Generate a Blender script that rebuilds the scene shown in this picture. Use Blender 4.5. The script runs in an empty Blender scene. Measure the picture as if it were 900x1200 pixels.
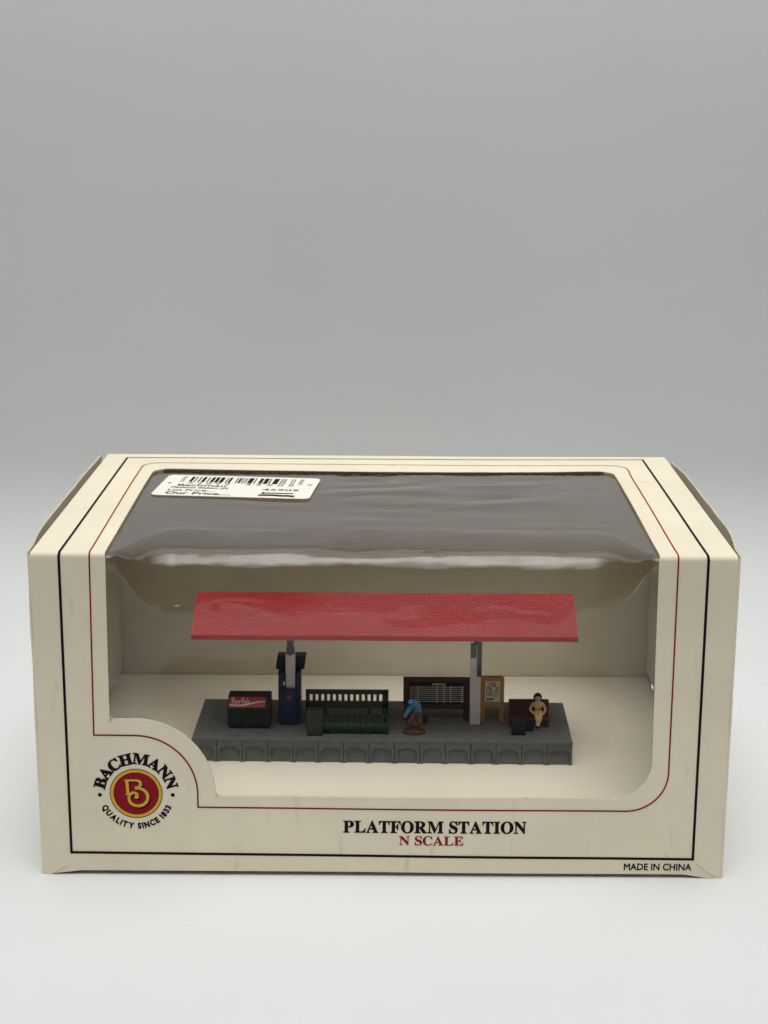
import bpy, bmesh, math, random
from mathutils import Vector, Matrix, noise
random.seed(7)
R = math.radians
S = 0.001                      # every shape below is written in millimetres
scn = bpy.context.scene
COL = scn.collection

# ------------------------------------------------------------------ camera
CAM = (0.8154, -314.93, 155.90)
PITCH, YAW, ROLL = 0.24410, -0.0026, 0.0053
cy_, sy_ = math.cos(YAW), math.sin(YAW)
cp_, sp_ = math.cos(PITCH), math.sin(PITCH)
fwd = Vector((sy_ * cp_, cy_ * cp_, -sp_))
rgt = Vector((cy_, -sy_, 0))
upv = rgt.cross(fwd)
r2 = rgt * math.cos(ROLL) + upv * math.sin(ROLL)
u2 = -rgt * math.sin(ROLL) + upv * math.cos(ROLL)
cd = bpy.data.cameras.new('camera')
cam = bpy.data.objects.new('camera', cd)
COL.objects.link(cam)
m = Matrix((r2, u2, -fwd)).transposed().to_4x4()
m.translation = Vector(CAM) * S
cam.matrix_world = m
cd.sensor_fit = 'VERTICAL'
cd.sensor_height = 24.0
cd.lens = 24.0 * 1949.9 / 1200.0
cd.clip_start = 0.01
cd.clip_end = 50
cd.dof.use_dof = True
cd.dof.focus_distance = 0.345
cd.dof.aperture_fstop = 36.0
scn.camera = cam

# ------------------------------------------------------------------ world, lamps, exposure
w = bpy.data.worlds.new('World')
scn.world = w
w.use_nodes = True
w.node_tree.nodes['Background'].inputs[0].default_value = (0.86, 0.93, 1.0, 1)
w.node_tree.nodes['Background'].inputs[1].default_value = 0.073

def lamp(name, loc, target, sx, sy, energy, col, spread):
    l = bpy.data.lights.new(name, 'AREA')
    l.shape = 'RECTANGLE'
    l.size, l.size_y = sx * S, sy * S
    l.energy = energy
    l.color = col
    l.spread = R(spread)
    o = bpy.data.objects.new(name, l)
    COL.objects.link(o)
    o.location = Vector(loc) * S
    o.rotation_euler = (Vector(target) - Vector(loc)).to_track_quat('-Z', 'Y').to_euler()
    return o
lamp('front_softbox_lamp', (10, -190, 600), (0, -20, 20), 660, 560, 0.80, (1.0, 0.99, 0.97), 60)
lamp('top_softbox_lamp', (10, -20, 620), (10, -20, 0), 600, 500, 0.29, (1.0, 0.99, 0.97), 60)
lamp('rear_strip_lamp', (0, 125, 300), (0, 175, 200), 560, 110, 0.235, (0.97, 0.985, 1.0), 180)

scn.view_settings.view_transform = 'Standard'
scn.view_settings.look = 'None'
scn.view_settings.exposure = 0
scn.view_settings.gamma = 1
scn.view_settings.use_curve_mapping = False
scn.cycles.max_bounces = 12
scn.cycles.transparent_max_bounces = 16
scn.cycles.sample_clamp_indirect = 4

# ------------------------------------------------------------------ materials
def mat(name, col, rough=0.6, vary=0.0, vscale=300, bump=0.0, bscale=2000, spec=0.5, col2=None, detail=4):
    """Principled surface; vary mixes a second tone by noise, bump is fine relief."""
    M = bpy.data.materials.new(name)
    M.use_nodes = True
    nt = M.node_tree
    b = nt.nodes['Principled BSDF']
    b.inputs['Roughness'].default_value = rough
    b.inputs['Specular IOR Level'].default_value = spec
    b.inputs['Base Color'].default_value = (*col, 1)
    tc = nt.nodes.new('ShaderNodeTexCoord')
    if vary or col2:
        n = nt.nodes.new('ShaderNodeTexNoise')
        n.inputs['Scale'].default_value = vscale
        n.inputs['Detail'].default_value = detail
        n.inputs['Roughness'].default_value = 0.6
        nt.links.new(tc.outputs['Object'], n.inputs['Vector'])
        mr = nt.nodes.new('ShaderNodeMapRange')
        mr.inputs[1].default_value = 0.3
        mr.inputs[2].default_value = 0.7
        nt.links.new(n.outputs['Fac'], mr.inputs[0])
        mx = nt.nodes.new('ShaderNodeMix')
        mx.data_type = 'RGBA'
        c2 = col2 or tuple(max(0, c * (1 - vary)) for c in col)
        mx.inputs[6].default_value = (*col, 1)
        mx.inputs[7].default_value = (*c2, 1)
        nt.links.new(mr.outputs[0], mx.inputs[0])
        nt.links.new(mx.outputs[2], b.inputs['Base Color'])
    if bump:
        n2 = nt.nodes.new('ShaderNodeTexNoise')
        n2.inputs['Scale'].default_value = bscale
        n2.inputs['Detail'].default_value = 5
        nt.links.new(tc.outputs['Object'], n2.inputs['Vector'])
        bp = nt.nodes.new('ShaderNodeBump')
        bp.inputs['Strength'].default_value = bump
        bp.inputs['Distance'].default_value = 0.0001
        nt.links.new(n2.outputs['Fac'], bp.inputs['Height'])
        nt.links.new(bp.outputs['Normal'], b.inputs['Normal'])
    return M

def card_mat(name, col):
    """Aged printed board: faint blotches, fine tooth, a few grey scuffs."""
    M = mat(name, col, 0.55, 0.09, 45, 0.14, 3000, 0.3)
    nt = M.node_tree
    b = nt.nodes['Principled BSDF']
    src = b.inputs['Base Color'].links[0].from_socket
    tc = next(n for n in nt.nodes if n.type == 'TEX_COORD')
    mp = nt.nodes.new('ShaderNodeMapping')
    mp.inputs['Scale'].default_value = (900, 900, 260)
    nt.links.new(tc.outputs['Object'], mp.inputs['Vector'])
    n = nt.nodes.new('ShaderNodeTexNoise')
    n.inputs['Scale'].default_value = 0.35
    n.inputs['Detail'].default_value = 6
    nt.links.new(mp.outputs[0], n.inputs['Vector'])
    mr = nt.nodes.new('ShaderNodeMapRange')
    mr.inputs[1].default_value = 0.63
    mr.inputs[2].default_value = 0.82
    mr.inputs[4].default_value = 0.5
    nt.links.new(n.outputs['Fac'], mr.inputs[0])
    mx = nt.nodes.new('ShaderNodeMix')
    mx.data_type = 'RGBA'
    nt.links.new(src, mx.inputs[6])
    mx.inputs[7].default_value = (0.36, 0.31, 0.24, 1)
    nt.links.new(mr.outputs[0], mx.inputs[0])
    nt.links.new(mx.outputs[2], b.inputs['Base Color'])
    return M

CARD = card_mat('cream_board', (0.85, 0.768, 0.592))
INSIDE = mat('board_inside', (0.72, 0.665, 0.535), 0.75, 0.10, 90, 0.15, 3000, 0.2)
EDGE = mat('board_edge', (0.70, 0.61, 0.43), 0.8, 0.35, 1500, 0.3, 4000, 0.2)
TORN = mat('torn_board', (0.17, 0.145, 0.085), 0.9, 0.5, 2500, 0.5, 5000, 0.1)
TRAYM = mat('tray_board', (0.80, 0.75, 0.64), 0.6, 0.05, 80, 0.08, 3000, 0.3)
BLACK = mat('black_ink', (0.007, 0.006, 0.009), 0.65, 0.2, 3000, spec=0.12)
REDINK = mat('red_ink', (0.27, 0.012, 0.026), 0.65, 0.15, 3000, spec=0.12)
EMBRED = mat('emblem_red', (0.27, 0.006, 0.020), 0.65, 0.08, 1500, spec=0.12)
GOLD = mat('emblem_gold', (0.70, 0.42, 0.045), 0.65, 0.08, 1500, spec=0.12)
STICK = mat('sticker_paper', (0.86, 0.84, 0.74), 0.55, 0.05, 500, 0.05, 4000, 0.3)
PLAT = mat('grey_plastic', (0.120, 0.131, 0.136), 0.62, 0.25, 500, 0.25, 2500, 0.35)
ROOFM = mat('red_plastic', (0.41, 0.013, 0.022), 0.42, 0.2, 700, 0.0, 3000, 0.4)
WHITEP = mat('white_post_paint', (0.74, 0.73, 0.73), 0.5, 0.12, 1500, 0.15, 3000)
DARKB = mat('dark_bracket_paint', (0.05, 0.05, 0.052), 0.5, 0.3, 1500, 0.15, 3000)
GREEN = mat('dark_green_paint', (0.018, 0.055, 0.034), 0.5, 0.4, 900, 0.2, 3000, 0.22)
GREENB = mat('near_black_green_paint', (0.018, 0.026, 0.024), 0.5, 0.3, 900, 0.2, 3000, 0.22)
GRNCASE = mat('green_case_paint', (0.030, 0.042, 0.036), 0.55, 0.3, 900, 0.2, 3000, 0.22)
NAVY = mat('navy_paint', (0.018, 0.033, 0.098), 0.5, 0.35, 800, 0.2, 3000, 0.22)
NAVYD = mat('dark_navy_paint', (0.012, 0.016, 0.034), 0.55, 0.3, 800, 0.2, 3000, 0.22)
DULLRED = mat('dull_red_paint', (0.30, 0.028, 0.026), 0.5, 0.3, 2500)
SIGNRED = mat('sign_red_paint', (0.42, 0.035, 0.030), 0.45, 0.12, 1500)
SIGNWHT = mat('sign_white_paint', (0.74, 0.70, 0.62), 0.5, 0.1, 2000)
BROWN = mat('dark_brown_paint', (0.085, 0.040, 0.030), 0.55, 0.35, 900, 0.2, 3000, 0.22)
BOARDK = mat('board_black', (0.010, 0.010, 0.010), 0.6, 0.2, 900, spec=0.15)
CHALK = mat('board_line_paint', (0.86, 0.85, 0.76), 0.6, 0.25, 3000)
OCHRE = mat('ochre_paint', (0.50, 0.26, 0.055), 0.55, 0.22, 900, 0.2, 3000)
PAPER = mat('poster_paper', (0.74, 0.70, 0.57), 0.6, 0.12, 1500)
RBROWN = mat('red_brown_paint', (0.13, 0.036, 0.028), 0.5, 0.4, 700, 0.25, 2500, 0.25)
SKIN = mat('skin_paint', (0.82, 0.60, 0.48), 0.55, 0.15, 1500)
TAN = mat('tan_dress_paint', (0.88, 0.64, 0.29), 0.55, 0.18, 1200)
BELT = mat('olive_belt_paint', (0.30, 0.22, 0.07), 0.55, 0.15, 1200)
HAIR = mat('dark_hair_paint', (0.055, 0.032, 0.020), 0.5, 0.3, 1500)
BLUE = mat('blue_shirt_paint', (0.045, 0.21, 0.48), 0.5, 0.3, 900)
TROUS = mat('brown_trouser_paint', (0.14, 0.065, 0.045), 0.55, 0.3, 1200)
FBASE = mat('brown_base_paint', (0.10, 0.045, 0.028), 0.55, 0.25, 900)
LUG = mat('slate_case_paint', (0.014, 0.019, 0.030), 0.5, 0.3, 900, 0.2, 3000, 0.22)
SHOE = mat('black_shoe_paint', (0.010, 0.010, 0.011), 0.4)

# roof: rows of tiny moulded shingles as relief
def shingles(M, sx, sy, strength):
    nt = M.node_tree
    b = nt.nodes['Principled BSDF']
    uv = nt.nodes.new('ShaderNodeUVMap')
    br = nt.nodes.new('ShaderNodeTexBrick')
    br.inputs['Scale'].default_value = 1
    br.inputs['Brick Width'].default_value = sx
    br.inputs['Row Height'].default_value = sy
    br.inputs['Mortar Size'].default_value = 0.10
    br.inputs['Mortar Smooth'].default_value = 0.6
    br.inputs['Color1'].default_value = (1, 1, 1, 1)
    br.inputs['Color2'].default_value = (0.72, 0.72, 0.72, 1)
    br.inputs['Mortar'].default_value = (0, 0, 0, 1)
    nt.links.new(uv.outputs[0], br.inputs['Vector'])
    n = nt.nodes.new('ShaderNodeTexNoise')
    n.inputs['Scale'].default_value = 0.35
    n.inputs['Detail'].default_value = 3
    nt.links.new(uv.outputs[0], n.inputs['Vector'])
    mr = nt.nodes.new('ShaderNodeMapRange')
    mr.inputs[1].default_value = 0.38
    mr.inputs[2].default_value = 0.66
    mr.inputs[3].default_value = 0.75
    nt.links.new(n.outputs['Fac'], mr.inputs[0])
    mu = nt.nodes.new('ShaderNodeMath')
    mu.operation = 'MULTIPLY'
    nt.links.new(br.outputs['Color'], mu.inputs[0])
    nt.links.new(mr.outputs[0], mu.inputs[1])
    bp = nt.nodes.new('ShaderNodeBump')
    bp.inputs['Strength'].default_value = strength
    bp.inputs['Distance'].default_value = 0.0004
    nt.links.new(mu.outputs[0], bp.inputs['Height'])
    nt.links.new(bp.outputs['Normal'], b.inputs['Normal'])
    # base colour darkened along the moulded grooves so the rows read
    dk = nt.nodes.new('ShaderNodeMapRange')
    dk.inputs[3].default_value = 0.84
    nt.links.new(mu.outputs[0], dk.inputs[0])
    mm = nt.nodes.new('ShaderNodeMix'); mm.data_type = 'RGBA'; mm.blend_type = 'MULTIPLY'
    mm.inputs[0].default_value = 1.0
    nt.links.new(b.inputs['Base Color'].links[0].from_socket, mm.inputs[6])
    nt.links.new(dk.outputs[0], mm.inputs[7])
    nt.links.new(mm.outputs[2], b.inputs['Base Color'])
ROOFP = mat('red_plastic_edge', (0.41, 0.013, 0.022), 0.42, 0.15, 700, 0.1, 2500, 0.4)
shingles(ROOFM, 2.4, 0.62, 0.9)

# clear film: two reflecting faces of one thin sheet, the rest goes straight through
def film_mat():
    M = bpy.data.materials.new('clear_film')
    M.use_nodes = True
    nt = M.node_tree
    nt.nodes.clear()
    out = nt.nodes.new('ShaderNodeOutputMaterial')
    geo = nt.nodes.new('ShaderNodeNewGeometry')
    ior = nt.nodes.new('ShaderNodeMapRange')
    ior.inputs[3].default_value = 1.31
    ior.inputs[4].default_value = 1 / 1.31
    nt.links.new(geo.outputs['Backfacing'], ior.inputs[0])
    fr = nt.nodes.new('ShaderNodeFresnel')
    nt.links.new(ior.outputs[0], fr.inputs[0])
    m2 = nt.nodes.new('ShaderNodeMath'); m2.operation = 'MULTIPLY'; m2.inputs[1].default_value = 2.2
    a1 = nt.nodes.new('ShaderNodeMath'); a1.operation = 'ADD'; a1.inputs[1].default_value = 1.0
    dv = nt.nodes.new('ShaderNodeMath'); dv.operation = 'DIVIDE'
    nt.links.new(fr.outputs[0], m2.inputs[0])
    nt.links.new(fr.outputs[0], a1.inputs[0])
    nt.links.new(m2.outputs[0], dv.inputs[0])
    nt.links.new(a1.outputs[0], dv.inputs[1])
    tr = nt.nodes.new('ShaderNodeBsdfTransparent')
    tr.inputs[0].default_value = (0.93, 0.92, 0.89, 1)
    gl = nt.nodes.new('ShaderNodeBsdfGlossy')
    gl.inputs[0].default_value = (1, 1, 1, 1)
    gl.inputs['Roughness'].default_value = 0.11
    mx = nt.nodes.new('ShaderNodeMixShader')
    nt.links.new(dv.outputs[0], mx.inputs[0])
    nt.links.new(tr.outputs[0], mx.inputs[1])
    nt.links.new(gl.outputs[0], mx.inputs[2])
    nt.links.new(mx.outputs[0], out.inputs[0])
    return M
FILM = film_mat()

# white paper sweep with a few specks of dust on it
def paper_mat():
    M = mat('white_paper', (0.708, 0.722, 0.718), 0.55, 0.03, 14, 0.12, 900, 0.3, detail=5)
    nt = M.node_tree
    b = nt.nodes['Principled BSDF']
    src = b.inputs['Base Color'].links[0].from_socket
    tc = next(n for n in nt.nodes if n.type == 'TEX_COORD')
    vo = nt.nodes.new('ShaderNodeTexVoronoi')
    vo.voronoi_dimensions = '2D'                     # unrolled along the sweep: x across, y + z up the sheet
    vo.inputs['Scale'].default_value = 36
    sx = nt.nodes.new('ShaderNodeSeparateXYZ')
    nt.links.new(tc.outputs['Object'], sx.inputs[0])
    ad = nt.nodes.new('ShaderNodeMath'); ad.operation = 'ADD'
    nt.links.new(sx.outputs[1], ad.inputs[0])
    nt.links.new(sx.outputs[2], ad.inputs[1])
    cx = nt.nodes.new('ShaderNodeCombineXYZ')
    nt.links.new(sx.outputs[0], cx.inputs[0])
    nt.links.new(ad.outputs[0], cx.inputs[1])
    nt.links.new(cx.outputs[0], vo.inputs['Vector'])
    wn = nt.nodes.new('ShaderNodeSeparateColor')
    nt.links.new(vo.outputs['Color'], wn.inputs[0])
    sz = nt.nodes.new('ShaderNodeMapRange')         # few cells carry a speck, each of its own size
    sz.inputs[1].default_value = 0.55
    sz.inputs[2].default_value = 1.0
    sz.inputs[3].default_value = 0.002
    sz.inputs[4].default_value = 0.016
    nt.links.new(wn.outputs[0], sz.inputs[0])
    lt = nt.nodes.new('ShaderNodeMath'); lt.operation = 'LESS_THAN'
    nt.links.new(vo.outputs['Distance'], lt.inputs[0])
    nt.links.new(sz.outputs[0], lt.inputs[1])
    ml = nt.nodes.new('ShaderNodeMath'); ml.operation = 'MULTIPLY'
    nt.links.new(lt.outputs[0], ml.inputs[0])
    lo = nt.nodes.new('ShaderNodeMath'); lo.operation = 'LESS_THAN'   # dust settles on the level part only
    lo.inputs[1].default_value = 0.001
    nt.links.new(sx.outputs[2], lo.inputs[0])
    nt.links.new(lo.outputs[0], ml.inputs[1])
    mx = nt.nodes.new('ShaderNodeMix'); mx.data_type = 'RGBA'
    nt.links.new(ml.outputs[0], mx.inputs[0])
    nt.links.new(src, mx.inputs[6])
    mx.inputs[7].default_value = (0.10, 0.095, 0.09, 1)
    nt.links.new(mx.outputs[2], b.inputs['Base Color'])
    return M
PAPERBG = paper_mat()

# ------------------------------------------------------------------ helpers
def link(name, mesh, mats, parent=None, smooth=False):
    for mm in (mats if isinstance(mats, (list, tuple)) else [mats]):
        mesh.materials.append(mm)
    if smooth:
        for p in mesh.polygons:
            p.use_smooth = True
    o = bpy.data.objects.new(name, mesh)
    COL.objects.link(o)
    if parent:
        o.parent = parent
        o.matrix_parent_inverse = Matrix.Translation(-parent.location)
    return o

def thing(name, loc, label, cat, group=None):
    o = bpy.data.objects.new(name, None)
    COL.objects.link(o)
    o.location = Vector(loc) * S
    o.empty_display_size = 0.003
    return tag(o, label, cat, group)

def tag(o, label, cat, group=None):
    o['label'] = label
    o['category'] = cat
    if group:
        o['group'] = group
    return o

class MB:
    """Collects shapes (mm) and links them as one mesh object."""
    def __init__(s):
        s.b = bmesh.new()
    def _new(s, g, mi):
        for f in g:
            f.material_index = mi
    def box(s, x0, x1, y0, y1, z0, z1, mi=0, bev=0.0, rot=None):
        t = bmesh.new()
        bmesh.ops.create_cube(t, size=1)
        for v in t.verts:
            v.co = Vector((x0 + (v.co.x + .5) * (x1 - x0), y0 + (v.co.y + .5) * (y1 - y0), z0 + (v.co.z + .5) * (z1 - z0)))
        if bev:
            bmesh.ops.bevel(t, geom=t.edges[:], offset=bev, segments=2, profile=0.6, affect='EDGES')
        if rot:
            c = Vector(((x0 + x1) / 2, (y0 + y1) / 2, (z0 + z1) / 2))
            M = Matrix.Translation(c) @ Matrix.Rotation(rot[0], 4, rot[1]) @ Matrix.Translation(-c)
            t.transform(M)
        s._merge(t, mi)
        return s
    def _merge(s, t, mi):
        for f in t.faces:
            f.material_index = mi
        me = bpy.data.meshes.new('t')
        t.to_mesh(me)
        t.free()
        s.b.from_mesh(me)
        bpy.data.meshes.remove(me)
    def prism(s, pts, d, fn, mi=0, bev=0.0):
        """pts: outline (a,b); fn(a,b,c) -> xyz, c runs 0..d"""
        t = bmesh.new()
        a = [t.verts.new(fn(p[0], p[1], 0)) for p in pts]
        b = [t.verts.new(fn(p[0], p[1], d)) for p in pts]
        t.faces.new(a)
        t.faces.new(b[::-1])
        n = len(pts)
        for i in range(n):
            t.faces.new((a[i], b[i], b[(i + 1) % n], a[(i + 1) % n]))
        bmesh.ops.recalc_face_normals(t, faces=t.faces[:])
        if bev:
            bmesh.ops.bevel(t, geom=t.edges[:], offset=bev, segments=1, affect='EDGES')
        s._merge(t, mi)
        return s
    def cyl(s, p, q, r0, r1=None, mi=0, seg=16):
        t = bmesh.new()
        p, q = Vector(p), Vector(q)
        bmesh.ops.create_cone(t, cap_ends=True, segments=seg, radius1=r0, radius2=r0 if r1 is None else r1, depth=(q - p).length)
        t.transform(Matrix.Translation((p + q) / 2) @ (q - p).to_track_quat('Z', 'Y').to_matrix().to_4x4())
        s._merge(t, mi)
        return s
    def ball(s, c, rx, ry=None, rz=None, mi=0, seg=16):
        t = bmesh.new()
        bmesh.ops.create_uvsphere(t, u_segments=seg, v_segments=seg // 2 + 2, radius=1)
        t.transform(Matrix.Translation(c) @ Matrix.Diagonal((rx, ry or rx, rz or rx, 1)))
        s._merge(t, mi)
        return s
    def sheet(s, verts, faces, mi=0):
        vs = [s.b.verts.new(v) for v in verts]
        for f in faces:
            try:
                ff = s.b.faces.new([vs[i] for i in f])
                ff.material_index = mi
            except ValueError:
                pass
        return s
    def build(s, name, mats, parent=None, smooth=False):
        me = bpy.data.meshes.new(name)
        s.b.transform(Matrix.Scale(S, 4))
        s.b.to_mesh(me)
        s.b.free()
        return link(name, me, mats, parent, smooth)

def fill2d(contours):
    """Filled flat mesh (verts2d, faces) of closed outlines, holes kept."""
    c = bpy.data.curves.new('t', 'CURVE')
    c.dimensions = '2D'
    c.fill_mode = 'BOTH'
    for pts in contours:
        sp = c.splines.new('POLY')
        sp.points.add(len(pts) - 1)
        for i, p in enumerate(pts):
            sp.points[i].co = (p[0], p[1], 0, 1)
        sp.use_cyclic_u = True
    return _eval(c)
def _eval(c):
    o = bpy.data.objects.new('t', c)
    COL.objects.link(o)
    dg = bpy.context.evaluated_depsgraph_get()
    me = o.evaluated_get(dg).to_mesh()
    vs = [(v.co.x, v.co.y) for v in me.vertices]
    fs = [tuple(p.vertices) for p in me.polygons]
    o.evaluated_get(dg).to_mesh_clear()
    bpy.data.objects.remove(o)
    bpy.data.curves.remove(c)
    return vs, fs
def sans(text, bold=0.0):
    c = bpy.data.curves.new('t', 'FONT')
    c.body = text
    c.size = 1
    c.resolution_u = 3
    c.fill_mode = 'BOTH'
    c.offset = bold
    return _eval(c)
def sans_bold(text, wd):
    c = bpy.data.curves.new('t', 'FONT')
    c.body = text; c.size = 1; c.resolution_u = 3; c.fill_mode = 'NONE'
    o = bpy.data.objects.new('t', c)
    COL.objects.link(o)
    me = bpy.data.meshes.new_from_object(o.evaluated_get(bpy.context.evaluated_depsgraph_get()))
    nb = {}
    for e in me.edges:
        a, b = e.vertices
        nb.setdefault(a, []).append(b); nb.setdefault(b, []).append(a)
    seen = set(); loops = []
    for s0 in sorted(nb):
        if s0 in seen:
            continue
        seen.add(s0); ch = [s0]
        while True:
            nx = [q for q in nb[ch[-1]] if q not in seen]
            if not nx:
                break
            seen.add(nx[0]); ch.append(nx[0])
        loops.append([tuple(me.vertices[i].co.xy) for i in ch])
    bpy.data.objects.remove(o)
    return bold_outline(loops, wd)
def bbox(vs):
    xs = [v[0] for v in vs]; ys = [v[1] for v in vs]
    return min(xs), max(xs), min(ys), max(ys)
def fit(vs, x0, x1, y0, y1):
    a, b, c, d = bbox(vs)
    return [(x0 + (v[0] - a) / (b - a) * (x1 - x0), y0 + (v[1] - c) / (d - c) * (y1 - y0)) for v in vs]
def ribbon(pts, wd, closed=False):
    """A flat strip of width wd along a 2D polyline with mitred joints."""
    n = len(pts); vs = []; fs = []
    for i in range(n):
        p = Vector(pts[i])
        a = Vector(pts[i - 1]) if i > 0 or closed else None
        b = Vector(pts[(i + 1) % n]) if i < n - 1 or closed else None
        d1 = (p - a).normalized() if a is not None else None
        d2 = (b - p).normalized() if b is not None else None
        d1 = d1 or d2; d2 = d2 or d1
        nrm = Vector((-d1.y, d1.x)) + Vector((-d2.y, d2.x))
        nrm.normalize()
        k = max(0.35, nrm.dot(Vector((-d1.y, d1.x))))
        ww = wd(i / (n - 1)) if callable(wd) else wd
        vs += [tuple(p + nrm * ww / 2 / k), tuple(p - nrm * ww / 2 / k)]
    for i in range(n if closed else n - 1):
        j = (i + 1) % n
        fs.append((2 * i + 1, 2 * j + 1, 2 * j, 2 * i))
    return vs, fs
def arc(cx, cz, r, a0, a1, n=16):
    return [(cx + r * math.cos(R(a0 + (a1 - a0) * i / n)), cz + r * math.sin(R(a0 + (a1 - a0) * i / n))) for i in range(n + 1)]

def bold_outline(contours, wd):
    V, F = fill2d(contours)
    V = list(V); F = list(F)
    for c in contours:
        vs, fs = ribbon(c, wd, True)
        o = len(V); V += vs; F += [tuple(i + o for i in f) for f in fs]
    return V, F
_gc = {}
def glyph(table, ch, bold=0):
    k = (id(table), ch, bold)
    if k not in _gc:
        cs = [[tuple(int(q) for q in p.split(',')) for p in c.split()] for c in table[ch]]
        _gc[k] = bold_outline(cs, bold) if bold else fill2d(cs)
    return _gc[k]
def serif_line(text, table, gap=40, space=230, bold=0):
    x = 0; V = []; F = []
    for ch in text:
        if ch == ' ':
            x += space; continue
        vs, fs = glyph(table, ch, bold)
        a, b, _, _ = bbox(vs)
        o = len(V)
        V += [(v[0] - a + x, v[1]) for v in vs]
        F += [tuple(i + o for i in f) for f in fs]
        x += b - a + gap
    return V, F

def skin_figure(nodes, edges, sub=2):
    """One continuous surface grown round a skeleton: nodes = {name: (xyz mm, radius)}; first node is the root."""
    names = list(nodes)
    me = bpy.data.meshes.new('t')
    K = 0.1                                         # work at a comfortable size, scale back after
    me.from_pydata([Vector(nodes[n][0]) * K for n in names], [(names.index(a), names.index(b)) for a, b in edges], [])
    o = bpy.data.objects.new('t', me)
    COL.objects.link(o)
    o.modifiers.new('s', 'SKIN')
    for i, n in enumerate(names):
        sv = me.skin_vertices[0].data[i]
        r = nodes[n][1]
        sv.radius = (r[0] * K, r[1] * K) if isinstance(r, tuple) else (r * K, r * K)
        sv.use_root = (i == 0)
    md = o.modifiers.new('u', 'SUBSURF')
    md.levels = md.render_levels = sub
    dg = bpy.context.evaluated_depsgraph_get()
    out = bpy.data.meshes.new_from_object(o.evaluated_get(dg))
    bpy.data.objects.remove(o)
    out.transform(Matrix.Scale(S / K, 4))
    return out

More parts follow.
